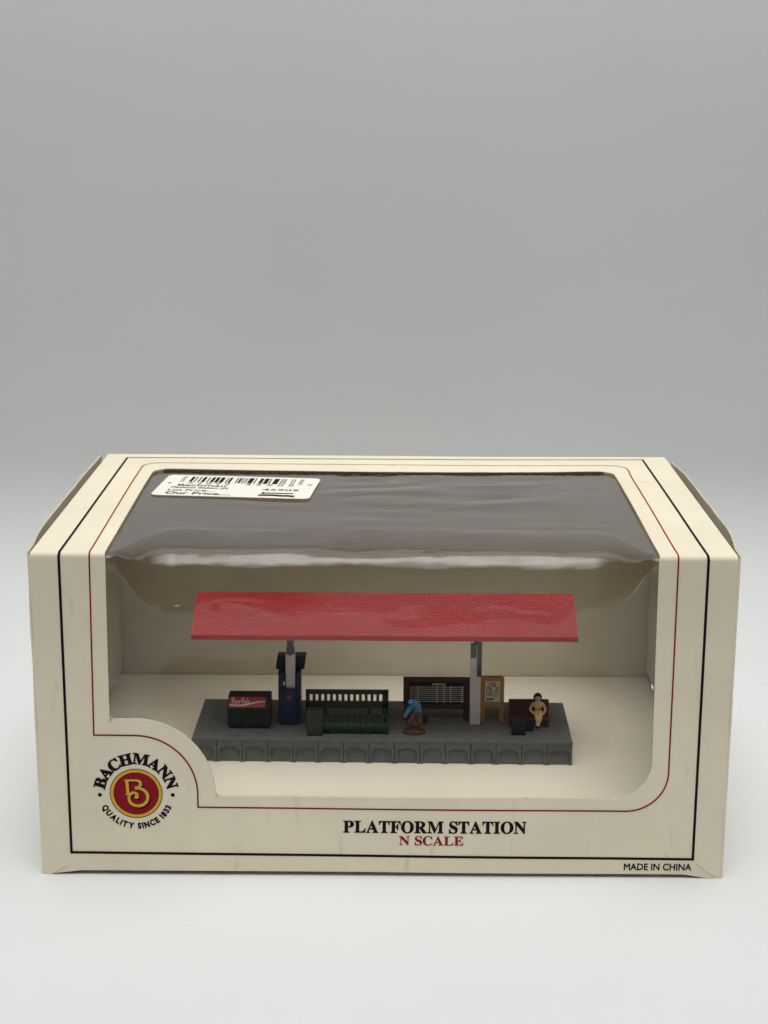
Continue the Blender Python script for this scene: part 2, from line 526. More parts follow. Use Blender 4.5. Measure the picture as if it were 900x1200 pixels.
# outlines of the printed letters
SERIF = {"A": ["-9,0 -9,18 4,19 14,24 24,30 32,41 41,55 49,75 206,466 224,465 384,87 394,65 403,47 411,34 420,25 430,20 443,18 443,0 229,0 229,18 259,21 277,30 283,46 282,54 279,66 273,81 253,132 103,132 79,71 77,67 76,63 76,59 75,54 75,51 75,48 80,32 96,21 124,18 128,18 128,0", "113,161 242,161 177,319"], "B": ["16,0 16,17 36,20 52,25 62,32 69,44 73,60 75,82 75,369 74,386 72,401 69,412 65,421 59,428 51,433 41,436 30,438 15,439 15,455 220,455 318,444 377,409 396,351 384,302 348,268 287,247 360,223 404,185 418,132 413,93 397,61 371,35 335,15 291,4 238,0", "182,252 188,252 220,254 245,261 263,272 275,290 282,314 285,345 283,373 278,395 269,412 257,424 239,431 216,434 203,433 193,430 188,425 185,417 183,406 182,391", "222,24 248,27 268,35 283,49 293,69 299,95 301,128 298,162 290,188 277,208 258,221 231,228 197,231 182,231 182,65 183,51 186,41 190,33 198,28 208,25"], "C": ["257,-11 213,-7 174,3 137,20 105,43 78,71 56,104 39,142 29,184 26,228 30,273 39,314 56,351 79,384 106,412 139,435 176,452 216,462 259,465 292,463 328,454 367,440 374,437 381,436 388,435 402,439 413,449 419,465 437,465 437,308 420,308 403,347 381,380 356,407 328,427 298,439 265,443 198,419 157,347 144,226 159,114 203,46 278,24 305,26 331,33 358,45 383,61 407,81 428,106 447,89 395,33 332,0"], "E": ["14,0 14,17 35,18 51,22 62,30 70,41 74,57 75,78 75,369 74,394 69,413 62,425 51,433 36,437 16,439 16,455 399,455 399,320 383,320 375,357 361,386 340,406 312,420 276,428 232,430 219,430 208,429 200,428 194,426 189,422 186,417 184,410 183,400 183,388 183,246 193,246 221,248 243,256 259,269 272,288 281,313 288,345 304,345 304,118 287,118 284,143 280,164 273,181 264,195 254,206 241,213 225,218 207,221 185,222 183,222 183,67 184,53 187,42 192,35 201,31 213,28 230,28 261,29 289,32 313,39 335,48 354,60 371,75 386,94 399,116 411,143 430,143 402,0"], "F": ["15,0 15,17 36,20 52,26 62,34 69,45 73,62 75,84 75,375 73,396 69,412 61,423 50,430 35,435 14,439 14,455 394,455 394,320 377,320 372,345 365,367 355,385 343,400 328,412 310,420 288,426 261,430 230,431 218,431 208,430 200,429 194,428 189,425 186,421 184,416 182,408 182,398 182,247 190,247 217,250 239,257 256,270 269,289 278,314 284,347 302,347 302,118 285,118 279,154 269,181 257,200 239,213 217,221 189,224 182,224 182,81 183,66 185,53 188,43 193,34 200,28 210,24 222,20 238,18 257,17 257,0"], "H": ["15,0 15,17 36,20 52,24 62,32 69,43 73,59 75,81 75,379 73,398 69,413 62,424 51,431 36,436 16,439 16,455 242,455 242,439 227,437 214,435 204,432 197,428 191,422 187,415 184,406 183,394 182,379 182,251 342,251 342,379 341,394 340,406 337,415 334,422 328,428 320,432 310,435 298,437 282,439 282,455 507,455 507,439 486,436 471,431 461,424 454,414 451,399 449,379 449,81 451,60 455,44 461,33 471,25 487,20 507,17 507,0 282,0 282,17 303,20 318,24 329,31 336,41 340,58 342,81 342,221 182,221 182,81 183,59 187,43 194,32 205,24 221,20 242,17 242,0"], "I": ["13,0 13,17 34,21 50,26 61,32 69,42 74,56 75,75 75,387 74,405 70,419 63,427 52,433 36,437 13,439 13,455 244,455 244,439 223,437 207,433 196,427 188,419 184,405 183,387 183,77 183,64 185,53 187,44 192,37 198,31 206,26 216,23 230,20 246,17 246,0"], "L": ["15,0 15,17 36,20 52,24 62,32 69,43 73,59 75,81 75,379 73,399 69,414 62,425 51,432 36,436 16,439 16,455 250,455 250,439 233,438 219,436 208,434 199,430 193,424 188,416 185,407 183,394 182,379 182,83 182,68 183,56 185,47 188,40 193,35 200,31 208,29 220,28 234,28 264,29 291,33 315,40 335,49 354,63 370,80 384,100 397,125 409,154 427,154 402,0"], "M": ["14,0 14,17 34,20 50,24 61,32 69,43 74,58 75,79 75,382 75,396 73,407 71,416 66,423 61,428 53,432 43,435 30,437 15,439 15,455 185,455 317,142 449,455 617,455 617,439 598,436 583,430 573,423 566,412 561,397 560,378 560,85 561,68 562,54 565,43 569,34 574,28 582,23 591,20 602,18 617,17 617,0 396,0 396,17 410,19 423,22 433,25 440,29 446,36 450,44 453,54 454,68 455,83 455,399 288,0 270,0 105,389 105,80 107,57 112,41 120,30 131,23 148,19 169,17 169,0"], "N": ["403,-11 107,350 107,79 108,57 112,42 119,31 129,24 145,20 167,17 167,0 18,0 18,17 33,18 45,20 54,23 61,27 67,33 71,41 74,51 75,64 76,79 76,388 56,412 43,427 36,433 31,435 25,437 18,439 18,455 156,455 391,169 391,377 390,392 389,404 386,414 382,421 376,427 369,431 359,435 346,437 331,439 331,455 480,455 480,439 459,436 443,432 433,425 427,414 423,398 422,377 422,-11"], "O": ["261,-11 228,-9 198,-3 169,7 142,21 117,38 94,58 75,81 58,106 45,134 35,163 29,195 28,228 29,260 35,292 45,321 58,349 75,374 95,397 117,417 143,434 170,448 200,458 232,464 265,466 298,464 328,458 357,448 384,435 409,418 431,399 451,376 467,351 481,323 490,293 496,261 498,228 496,195 490,163 481,134 467,106 450,81 430,58 408,38 383,21 355,7 325,-3 294,-9", "265,12 328,36 367,108 379,228 376,293 365,346 348,389 324,419 294,437 260,443 196,419 158,347 145,228 149,163 159,109 177,67 201,37 230,18"], "P": ["15,0 15,17 36,20 52,24 62,32 69,43 73,59 75,81 75,379 73,398 69,413 62,424 51,431 36,436 16,439 16,455 214,455 265,454 306,448 336,440 357,429 375,415 390,398 400,378 407,356 409,332 404,296 390,266 367,240 334,221 292,209 242,206 182,206 182,81 183,59 187,43 194,32 205,24 221,20 242,17 242,0", "182,230 201,230 231,232 255,240 272,253 283,271 290,297 292,329 290,361 285,387 275,406 261,420 241,428 216,431 204,430 195,428 189,424 185,418 183,409 182,398"], "R": ["15,0 15,17 36,20 52,24 62,32 69,43 73,59 75,81 75,379 73,398 69,413 62,424 51,431 36,436 16,439 16,455 217,455 278,452 329,442 367,426 395,403 412,372 417,334 406,285 372,248 315,224 432,50 439,40 446,32 452,26 459,21 468,18 478,17 480,17 480,0 338,0 201,212 182,212 182,81 183,59 187,43 194,32 205,24 221,20 242,17 242,0", "182,234 203,234 235,236 261,245 280,258 293,278 301,304 304,336 295,389 268,421 224,431 209,430 197,427 190,422 185,414 183,402 182,385"], "S": ["43,-11 43,158 62,158 75,113 91,77 111,50 136,30 164,19 197,15 220,17 241,24 257,36 269,51 276,69 279,89 273,117 255,140 225,160 163,191 127,210 99,231 77,253 62,276 53,302 50,332 52,358 57,381 67,403 80,421 96,437 115,449 136,459 160,464 185,466 199,466 213,464 229,461 246,458 264,453 282,448 286,447 289,446 291,446 294,445 297,445 300,445 310,447 317,454 320,466 339,466 339,319 322,319 315,343 305,365 293,385 280,402 265,417 248,429 231,438 213,443 194,445 173,443 155,437 140,426 128,413 122,398 120,380 121,364 127,349 137,336 151,325 168,314 189,303 253,273 279,260 300,247 317,233 331,219 342,204 350,188 355,171 358,153 359,133 357,106 350,80 339,58 323,38 304,21 281,8 254,-2 225,-8 192,-10 181,-10 170,-9 158,-8 147,-6 136,-3 126,1 115,4 106,7 98,9 92,11 88,12 85,12 78,12 73,10 69,7 66,3 64,-3 61,-11"], "T": ["92,0 92,17 114,19 130,23 142,31 150,42 154,59 156,81 156,433 149,433 116,430 88,420 65,403 47,380 35,352 29,318 11,318 11,455 410,455 410,317 394,317 375,382 333,420 269,433 263,433 263,81 265,58 269,41 276,30 288,23 305,19 328,17 328,0"]}
SCRIPT = {"C": ["297,-4 271,-2 248,2 226,10 207,21 191,34 178,50 168,68 162,87 160,107 161,123 165,141 171,161 126,176 99,206 90,251 93,278 104,305 121,331 144,356 172,377 204,396 239,409 275,418 312,420 334,419 348,416 352,410 350,405 342,402 330,401 306,399 282,393 258,384 236,372 214,358 195,341 177,323 162,305 150,285 140,266 135,248 133,230 138,203 153,185 179,176 192,199 207,222 225,245 244,268 265,290 287,311 310,331 334,350 358,367 381,382 405,394 428,405 450,412 470,417 489,418 508,417 523,413 536,405 545,395 550,383 552,369 550,356 545,342 537,326 526,311 512,294 496,278 477,261 457,245 435,230 411,216 386,203 359,191 332,181 305,173 277,167 257,130 246,98 242,71 248,39 267,20 298,13 315,14 333,17 349,22 365,29 380,37 395,46 407,57 418,68 427,79 434,91 438,103 439,115 438,129 434,140 427,149 418,155 408,158 397,159 385,158 373,155 362,149 351,141 343,132 336,122 333,117 330,111 328,104 327,98 325,91 324,84 322,71 318,64 313,61 309,62 304,64 301,68 297,73 295,80 295,88 296,105 301,120 308,134 318,146 330,157 344,165 360,172 377,175 395,177 413,175 429,169 442,161 451,148 457,134 459,116 457,101 452,86 444,71 434,57 421,44 406,32 390,22 372,13 354,6 335,0 316,-3", "289,186 308,191 328,198 349,208 369,219 389,232 408,247 426,262 444,278 459,294 474,311 486,327 496,344 503,359 508,373 509,385 507,395 502,401 494,403 472,396 443,375 406,341 367,296 328,245"], "o": ["91,-5 71,-3 53,4 38,14 27,29 20,45 17,64 19,80 24,97 33,113 44,130 58,145 74,160 91,173 110,184 129,194 149,201 169,205 188,207 208,205 225,200 239,191 249,179 255,164 257,146 255,130 251,115 245,101 236,87 225,72 210,56 218,59 226,62 233,66 241,71 249,77 258,83 271,69 255,56 240,45 224,37 208,31 192,28 177,27 149,9 120,-1", "106,17 116,19 128,24 140,33 139,35 138,39 138,43 139,49 142,55 148,61 156,66 165,70 175,72 199,106 213,137 218,165 216,176 211,183 202,185 194,183 182,175 169,163 161,154 153,145 144,134 136,122 128,110 121,97 114,85 108,72 102,61 99,50 96,41 95,34 97,24 100,19"], "c": ["95,-5 74,-3 55,4 40,14 29,28 22,45 20,66 22,83 27,100 36,117 47,133 61,149 77,163 94,175 112,186 131,195 149,201 167,206 184,207 202,206 217,202 229,196 238,187 244,177 246,165 245,156 242,148 237,140 230,133 222,130 211,128 204,129 198,131 193,135 190,140 187,146 187,153 187,158 190,164 193,170 198,175 203,179 210,181 206,184 202,186 199,186 193,185 185,181 177,174 169,165 160,155 150,143 141,130 132,117 124,103 116,89 109,76 103,63 99,51 96,41 95,32 97,23 103,18 113,16 121,17 129,19 138,22 147,26 155,31 164,36 174,44 183,50 190,56 197,62 204,69 211,75 224,62 202,42 180,25 159,12 138,3 117,-3"], "a": ["210,-5 199,-3 189,1 180,7 173,16 169,27 167,40 141,16 113,1 83,-4 65,-2 49,3 35,12 24,25 18,40 16,58 18,75 23,92 32,109 43,126 57,143 73,158 90,172 109,183 128,193 148,201 168,205 187,207 210,204 226,194 234,177 247,204 322,207 260,79 254,68 250,58 246,50 243,44 242,40 241,37 242,33 244,31 247,30 251,31 257,33 264,37 271,42 279,48 288,55 296,62 304,69 311,75 324,62 302,42 281,26 262,12 243,3 226,-3", "97,12 112,15 128,24 146,40 163,60 180,83 196,109 210,133 218,152 220,164 219,170 217,176 213,181 208,185 203,187 197,188 189,187 181,183 171,176 161,168 151,157 141,145 130,132 121,119 112,104 104,90 96,76 90,62 86,49 83,37 82,27 83,24 84,20 87,17 91,14 94,13"], "l": ["203,62 182,42 163,25 147,12 131,3 113,-3 95,-5 80,-3 67,1 55,8 47,18 41,30 40,44 43,65 52,90 66,120 79,141 66,129 56,120 49,113 35,124 51,139 67,155 82,170 95,185 108,202 120,220 220,385 302,394 157,131 142,104 130,82 121,64 114,51 110,40 109,33 110,26 113,22 118,21 124,22 132,26 142,33 156,44 172,58 191,76"]}

# ------------------------------------------------------------------ setting: one white paper sweep, floor into wall
def build_backdrop():
    prof = [(-200, 0), (-100, 0), (-50, 0), (0, 0), (60, 0), (100, 0)]
    y0, r = 198, 46
    for i in range(13):
        a = R(90 * i / 12)
        prof.append((y0 - r + r * math.sin(a), r - r * math.cos(a)))
    for z in (90, 130, 200, 300, 420, 560):
        prof.append((y0, z))
    mb = MB(); vs = []; fs = []
    xs = [-520 + 40 * i for i in range(27)]
    for (y, z) in prof:
        for x in xs:
            vs.append((x, y, z))
    nx = len(xs)
    for j in range(len(prof) - 1):
        for i in range(nx - 1):
            fs.append((j * nx + i, j * nx + i + 1, (j + 1) * nx + i + 1, (j + 1) * nx + i))
    o = mb.sheet(vs, fs).build('paper_backdrop', PAPERBG, smooth=True)
    o['kind'] = 'structure'
build_backdrop()

# ------------------------------------------------------------------ the display box
W2, H, D, Z0, RF = 69.7, 68.9, 92.8, 0.5, 1.1
S1 = H - RF - Z0                    # end of the flat front, measured up the board
S2 = S1 + math.pi * RF / 2          # start of the flat top
SE = S2 + D - RF                    # back edge of the top
def sf(z): return z - Z0
def st(y): return S2 + (y - RF)
def warp(x, s):
    e = max(0.0, 1 - (abs(x) / 69.9) ** 4) * min(1.0, abs(s - 68) / 12 + .15)
    return e * 0.40 * noise.noise(Vector((x * 0.020, s * 0.024, 3.1)))
def wrap(x, s, off=0.0):
    """A point of the flat board blank, folded over the top front edge; off = mm out of its face."""
    o = off + warp(x, s)
    if s <= S1:
        return (x, -o, Z0 + s)
    if s >= S2:
        return (x, RF + s - S2, H + o)
    a = (s - S1) / RF
    return (x, RF - (RF + o) * math.cos(a), Z0 + S1 + (RF + o) * math.sin(a))

box = thing('window_box', (0, 46, 0), 'cream cardboard display box with a clear film window over its front and top', 'box')

WL, WR, WLT, WRT = -54.9, 54.2, -55.5, 54.8      # window sides, at the front and on the top
WB = 17.55
left = [(-W2, sf(0.0)), (-68.6, sf(0.0)), (-66.8, sf(0.35)), (-62, sf(0.95)), (-40, sf(1.0)), (0, sf(0.95)),
        (0, sf(WB)), (-33.9, sf(WB + .05))] + [(x, sf(z)) for x, z in arc(-50.2, 18, 16.2, 2, 90, 22)] + \
       [(-54.4, sf(34.15)), (WL - .15, sf(33.9)), (WL - .1, sf(50)), (WL + .1, S1), (WL, S2), (WLT, st(60)), (WLT, st(71.6))] + \
       [(x, st(y)) for x, y in arc(-51.2, 72.2, 4.3, 176, 94, 8)] + [(-40, st(75.9)), (0, st(75.0)), (0, SE), (-W2 + .3, SE), (-W2 + .25, S2), (-W2, S1)]
right = [(0, sf(0.95)), (40, sf(0.85)), (62, sf(0.85)), (66, sf(0.2)), (68.4, sf(0.0)), (W2, sf(0.0)), (W2, S1), (W2 - .2, S2), (W2 + .2, SE), (0, SE),
         (0, st(75.0)), (40, st(75.8)), (49, st(76.5))] + [(x, st(y)) for x, y in arc(50.6, 72.3, 4.2, 85, 3, 8)] + \
        [(WRT, st(60)), (WR + .1, S2), (WR - .1, S1), (WR + .1, sf(45)), (WR + .35, sf(27))] + [(x, sf(z)) for x, z in arc(46.6, 25.5, 7.95, 0, -90, 14)] + [(0, sf(WB))]
def build_shell():
    bm = bmesh.new()
    for poly in (left, right):
        bm.faces.new([bm.verts.new((p[0], p[1], 0)) for p in poly])
    bm.normal_update()
    bmesh.ops.triangulate(bm, faces=bm.faces[:], ngon_method='EAR_CLIP')
    cuts = [S1 + (S2 - S1) * i / 8 for i in range(9)] + [i * 3.0 for i in range(1, 23)] + [S2 + 3.5 * i for i in range(1, 27)]
    for c in cuts:
        bmesh.ops.bisect_plane(bm, geom=bm.verts[:] + bm.edges[:] + bm.faces[:], plane_co=(0, c, 0), plane_no=(0, 1, 0), dist=1e-4)
    for i in range(-19, 20):
        bmesh.ops.bisect_plane(bm, geom=bm.verts[:] + bm.edges[:] + bm.faces[:], plane_co=(i * 3.5 + .01, 0, 0), plane_no=(1, 0, 0), dist=1e-4)
    bmesh.ops.remove_doubles(bm, verts=bm.verts[:], dist=1e-3)
    bmesh.ops.recalc_face_normals(bm, faces=bm.faces[:])
    f0 = bm.faces[:][0]
    if f0.normal.z < 0:
        bmesh.ops.reverse_faces(bm, faces=bm.faces[:])
    for v in bm.verts:
        p = wrap(v.co.x, v.co.y)
        v.co = Vector(p) * S
    me = bpy.data.meshes.new('printed_shell')
    bm.to_mesh(me); bm.free()
    o = link('printed_shell', me, [CARD, INSIDE, EDGE], box, smooth=True)
    md = o.modifiers.new('board', 'SOLIDIFY')
    md.thickness = 0.45 * S
    md.offset = -1
    md.material_offset = 1
    md.material_offset_rim = 2
    md.use_even_offset = False
    dg = bpy.context.evaluated_depsgraph_get()
    me2 = bpy.data.meshes.new_from_object(o.evaluated_get(dg))
    o.modifiers.clear()
    me2.name = 'printed_shell'
    o.data = me2
    me2.set_sharp_from_angle(angle=R(40))
    return o
shell = build_shell()

def densify(pts, closed=False):
    out = []
    n = len(pts)
    for i in range(n if closed else n - 1):
        a, b = pts[i], pts[(i + 1) % n]
        L = math.hypot(b[0] - a[0], b[1] - a[1])
        lo, hi = min(a[1], b[1]), max(a[1], b[1])
        k = max(1, int(L / 2.5))
        if hi > S1 - 2 and lo < S2 + 2:
            k = max(k, int((hi - lo) / 0.2))
        out += [(a[0] + (b[0] - a[0]) * t / k, a[1] + (b[1] - a[1]) * t / k) for t in range(k)]
    if not closed:
        out.append(pts[-1])
    return out
def printed(name, vsfs, M, parent, off=0.05):
    vs, fs = vsfs
    mb = MB()
    mb.sheet([wrap(v[0], v[1], off) for v in vs], fs)
    bmesh.ops.recalc_face_normals(mb.b, faces=mb.b.faces[:])
    return mb.build(name, M, parent)
def merge(*parts):
    V = []; F = []
    for vs, fs in parts:
        o = len(V); V += vs; F += [tuple(i + o for i in f) for f in fs]
    return V, F

blk = [(-63.9, sf(4.95)), (63.85, sf(4.25)), (63.8, S1), (63.7, S2), (63.95, st(89.6)), (-63.95, st(88.6)), (-63.8, S2), (-63.9, S1)]
printed('black_border_line', ribbon(densify(blk, True), 0.55, True), BLACK, shell)
red = [(-58.35, sf(30.7))] + [(x, sf(z)) for x, z in arc(-50.2, 18.1, 12.55, 90, 0, 18)] + [(-37.65, sf(15.1))] + \
      [(x, sf(z)) for x, z in arc(49.6, 23.2, 8.4, -90, 0, 12)] + [(57.9, S1), (57.9, S2), (58.4, st(70)), (58.7, st(77))] + [(x, st(y)) for x, y in arc(54.2, 78.4, 4.5, 0, 90, 8)] + \
      [(x, st(y)) for x, y in arc(-54.4, 78.4, 4.4, 90, 180, 8)] + [(-58.7, st(60)), (-57.9, S2), (-57.9, S1)]
printed('red_border_line', ribbon(densify(red, True), 0.33, True), REDINK, shell)

t = serif_line('PLATFORM STATION', SERIF, 8, 190, 26)
printed('title_lettering', (fit(t[0], -8.05, 29.5, sf(9.68), sf(12.48)), t[1]), BLACK, shell)
t = serif_line('N SCALE', SERIF, 20, 200, 14)
printed('scale_lettering', (fit(t[0], 3.45, 16.65, sf(7.02), sf(9.12)), t[1]), REDINK, shell)
t = sans_bold('MADE IN CHINA', 0.055)
printed('origin_lettering', (fit(t[0], 49.75, 63.7, sf(1.72), sf(3.28)), t[1]), BLACK, shell)

# round emblem
CX, CZ = -50.2, sf(18.05)
def disc(r, n=48):
    return [(CX, CZ)] + [(CX + r * math.cos(2 * math.pi * i / n), CZ + r * math.sin(2 * math.pi * i / n)) for i in range(n)], [(0, 1 + i, 1 + (i + 1) % n) for i in range(n)]
def annulus(ra, rb, n=48):
    vs = [(CX + r * math.cos(2 * math.pi * i / n), CZ + r * math.sin(2 * math.pi * i / n)) for r in (ra, rb) for i in range(n)]
    return vs, [(i, (i + 1) % n, n + (i + 1) % n, n + i) for i in range(n)]
emb = printed('emblem_disc', disc(4.58), EMBRED, shell, 0.05)
printed('emblem_ring', annulus(4.60, 5.22), GOLD, shell, 0.05)
printed('emblem_outline', merge(annulus(5.24, 5.38), annulus(4.52, 4.62)), BLACK, shell, 0.06)
def B_strokes(dx=0, dy=0, wd=0.62):
    P = lambda u, v: (CX + (u - 447 + dx) * 0.0213, CZ - (v - 652 + dy) * 0.0229)
    stem = ribbon([P(362, 524), P(366, 590), P(370, 664)], wd)
    foot = ribbon([P(344, 662), P(386, 660)], 0.28)
    top = [P(340, 526), P(400, 526), P(450, 526), P(474, 530), P(490, 545), P(494, 565), P(484, 583), P(462, 594), P(436, 598)]
    low = [P(436, 600), P(480, 602), P(515, 614), P(543, 638), P(558, 670), P(556, 706), P(538, 738), P(508, 761), P(470, 770), P(430, 766), P(398, 748), P(379, 718), P(377, 684), P(392, 656), P(418, 643), P(446, 648), P(462, 668)]
    b1 = ribbon(top, lambda t: wd * (0.65 if t < .3 else 0.9))
    b2 = ribbon(low, lambda t: wd * (1.0 if t < .6 else 1.0 - 0.3 * (t - .6)))
    c = P(452, 682)
    n = 14
    ball = ([c] + [(c[0] + .46 * math.cos(2 * math.pi * i / n), c[1] + .46 * math.sin(2 * math.pi * i / n)) for i in range(n)], [(0, 1 + i, 1 + (i + 1) % n) for i in range(n)])
    return [stem, foot, b1, b2, ball]
printed('emblem_letter_shade', merge(*B_strokes(13, 16)), BLACK, shell, 0.085)
for k, pc in enumerate(B_strokes()):
    pass
printed('emblem_letter', merge(*B_strokes()), GOLD, shell, 0.12)
def ring_text(items, r0, h, a0, a1, outward, gap):
    """Letters set round the emblem; items = [(verts, faces)] with None for a space."""
    ws = []
    for it in items:
        if it is None:
            ws.append(None)
        else:
            a, b, c, d = bbox(it[0]); ws.append(b - a)
    tot = sum((x if x is not None else gap * 2.6) + gap for x in ws) - gap
    V = []; F = []; pos = 0
    for it, wd in zip(items, ws):
        if it is None:
            pos += gap * 3.6; continue
        vs, fs = it
        a, b, c, d = bbox(vs)
        ctr = (pos + wd / 2) / tot
        ang = R(a0 + (a1 - a0) * ctr)
        span = abs(R(a1 - a0)) * (r0 + h / 2)
        o = len(V)
        for v in vs:
            lx = ((v[0] - (a + b) / 2)) / tot * span
            ly = (v[1] - c0[0]) / (c0[1] - c0[0]) * h
            if outward:
                rad = r0 + ly; tang = Vector((math.sin(ang), -math.cos(ang)))
            else:
                rad = r0 + h - ly; tang = Vector((-math.sin(ang), math.cos(ang)))
            p = Vector((CX, CZ)) + Vector((math.cos(ang), math.sin(ang))) * rad + tang * lx
            V.append(tuple(p))
        F += [tuple(i + o for i in f) for f in fs]
        pos += wd + gap
    return V, F
c0 = (0, 455)
printed('emblem_name_lettering', ring_text([glyph(SERIF, ch, 44) for ch in 'BACHMANN'], 6.4, 2.25, 172, 8, True, -14), BLACK, shell)
lets = []
for ch in 'QUALITY SINCE 1833':
    lets.append(None if ch == ' ' else sans_bold(ch, 0.12))
hh = bbox(sans_bold('H', 0.12)[0]); c0 = (hh[2], hh[3])
printed('emblem_motto_lettering', ring_text(lets, 6.45, 1.35, 202, 338, False, 0.10), BLACK, shell)
def dot(x, z, r, n=16):
    return [(x, z)] + [(x + r * math.cos(2 * math.pi * i / n), z + r * math.sin(2 * math.pi * i / n)) for i in range(n)], [(0, 1 + i, 1 + (i + 1) % n) for i in range(n)]
printed('emblem_dots', merge(dot(CX - 7.4, CZ - .35, .42), dot(CX + 7.45, CZ - .3, .42)), BLACK, shell)

# scuffed creases at the two lower corners
def crease(a, b, n=14):
    mb = MB(); V = []; F = []
    for i in range(n + 1):
        t = i / n
        x, z = a[0] + (b[0] - a[0]) * t, a[1] + (b[1] - a[1]) * t
        x += 0.16 * noise.noise(Vector((t * 6, a[0], 0))); z += 0.16 * noise.noise(Vector((t * 6, a[0], 5)))
        wd = 0.16 + 0.10 * abs(noise.noise(Vector((t * 9, a[0], 9))))
        d = Vector((b[0] - a[0], b[1] - a[1])).normalized()
        for k, off in ((-1, 0.0), (0, 0.17), (1, 0.0)):
            V.append(wrap(x - d.y * wd * k, sf(z + d.x * wd * k), off + .02))
    for i in range(n):
        for k in (0, 1):
            F.append((3 * i + k, 3 * i + k + 1, 3 * i + k + 4, 3 * i + k + 3))
    mb.sheet(V, F)
    return mb.build('corner_crease', CARD, shell, True)
crease((64.6, 3.6), (68.6, 0.5))
crease((-67.6, 0.7), (-64.9, 2.4))

# back, bottom and the two end panels with their tuck flaps
MB().box(-69.2, 69.2, D - .5, D - .05, 0.3, H - .5).build('back_panel', INSIDE, box)
MB().box(-69.0, 69.0, 0.6, D - .6, 1.05, 1.5).build('bottom_panel', INSIDE, box)
def end_panel(sg):
    mb = MB(); V = []; F = []
    ny, nz = 18, 12
    for layer in (0, 1):
        for j in range(ny + 1):
            y = 0.0 + (D - .15) * j / ny
            for k in range(nz + 1):
                top = H + 0.15 - (1.5 if sg > 0 else 0.5) * max(0, (y - 74) / 19) + 0.25 * noise.noise(Vector((y * .2, sg, 0)))
                z = top * k / nz
                b = min(1, y / 22)
                b = b * b * (3 - 2 * b)
                lean = (1.75 if sg > 0 else 1.25) * b * (k / nz) ** 3 + 0.14 * noise.noise(Vector((y * .11, z * .1, sg * 4)))
                V.append((sg * (W2 + .02 + lean + (0.42 if layer else 0)), y, z))
    n1 = (ny + 1) * (nz + 1)
    for layer in (0, 1):
        for j in range(ny):
            for k in range(nz):
                a = layer * n1 + j * (nz + 1) + k
                F.append((a, a + 1, a + nz + 2, a + nz + 1))
    rim = [(0 * (nz + 1)) + k for k in range(nz + 1)] + [j * (nz + 1) + nz for j in range(1, ny + 1)] + [ny * (nz + 1) + k for k in range(nz - 1, -1, -1)] + [j * (nz + 1) for j in range(ny - 1, 0, -1)]
    for i in range(len(rim)):
        a, b = rim[i], rim[(i + 1) % len(rim)]
        F.append((a, b, b + n1, a + n1))
    mb.sheet(V, F)
    for f in mb.b.faces:
        pass
    bmesh.ops.recalc_face_normals(mb.b, faces=mb.b.faces[:])
    for f in mb.b.faces:
        if f.normal.x * sg < -0.5:
            f.material_index = 1
        elif f.normal.z > 0.5:
            f.material_index = 2
    o = mb.build('end_panel', [CARD, INSIDE, EDGE], box)
    # dust flap folded in behind it, the wall one sees through the window
    mb = MB()
    mb.prism([(0.9, 68.6), (91.9, 67.5), (91.9, 67.9), (0.9, 69.0)], 55.2, lambda a, b, c: (sg * b, a, 12.6 + c))
    mb.build('dust_flap', INSIDE, box)
end_panel(-1); end_panel(1)

# worn board core showing along the back of the window
def torn_edge():
    V = []; F = []
    n = 150
    for i in range(n + 1):
        x = -53.5 + 107 * i / n
        y = 75.0 + 0.9 * (abs(x) / 40) ** 2 * .95
        y = min(y, 76.2)
        d = 0.75 + 0.45 * noise.noise(Vector((x * .35, 0, 0))) + 0.35 * noise.noise(Vector((x * 1.6, 3, 0)))
        f = 0.25 * noise.noise(Vector((x * .9, 7, 0)))
        V += [(x, y - .02, H - .02 + warp(x, st(y))), (x, y - .25 - abs(f), H - .15), (x, y - .15 + f * .4, H - .25 - d)]
    for i in range(n):
        for k in (0, 1):
            F.append((3 * i + k, 3 * i + k + 1, 3 * i + k + 4, 3 * i + k + 3))
    MB().sheet(V, F).build('torn_window_edge', TORN, shell)
torn_edge()
def nick(x, z, r):
    mb = MB()
    for k in range(5):
        mb.ball((x + random.uniform(-r, r), 0.1, z + random.uniform(-r, r)), r * random.uniform(.3, .55), .22, r * random.uniform(.3, .55), seg=8)
    mb.build('torn_nick', EDGE, shell)
nick(-54.8, 33.9, .55); nick(-0.6, 17.35, .5); nick(29.5, 17.4, .35); nick(-33.9, 18.0, .3)

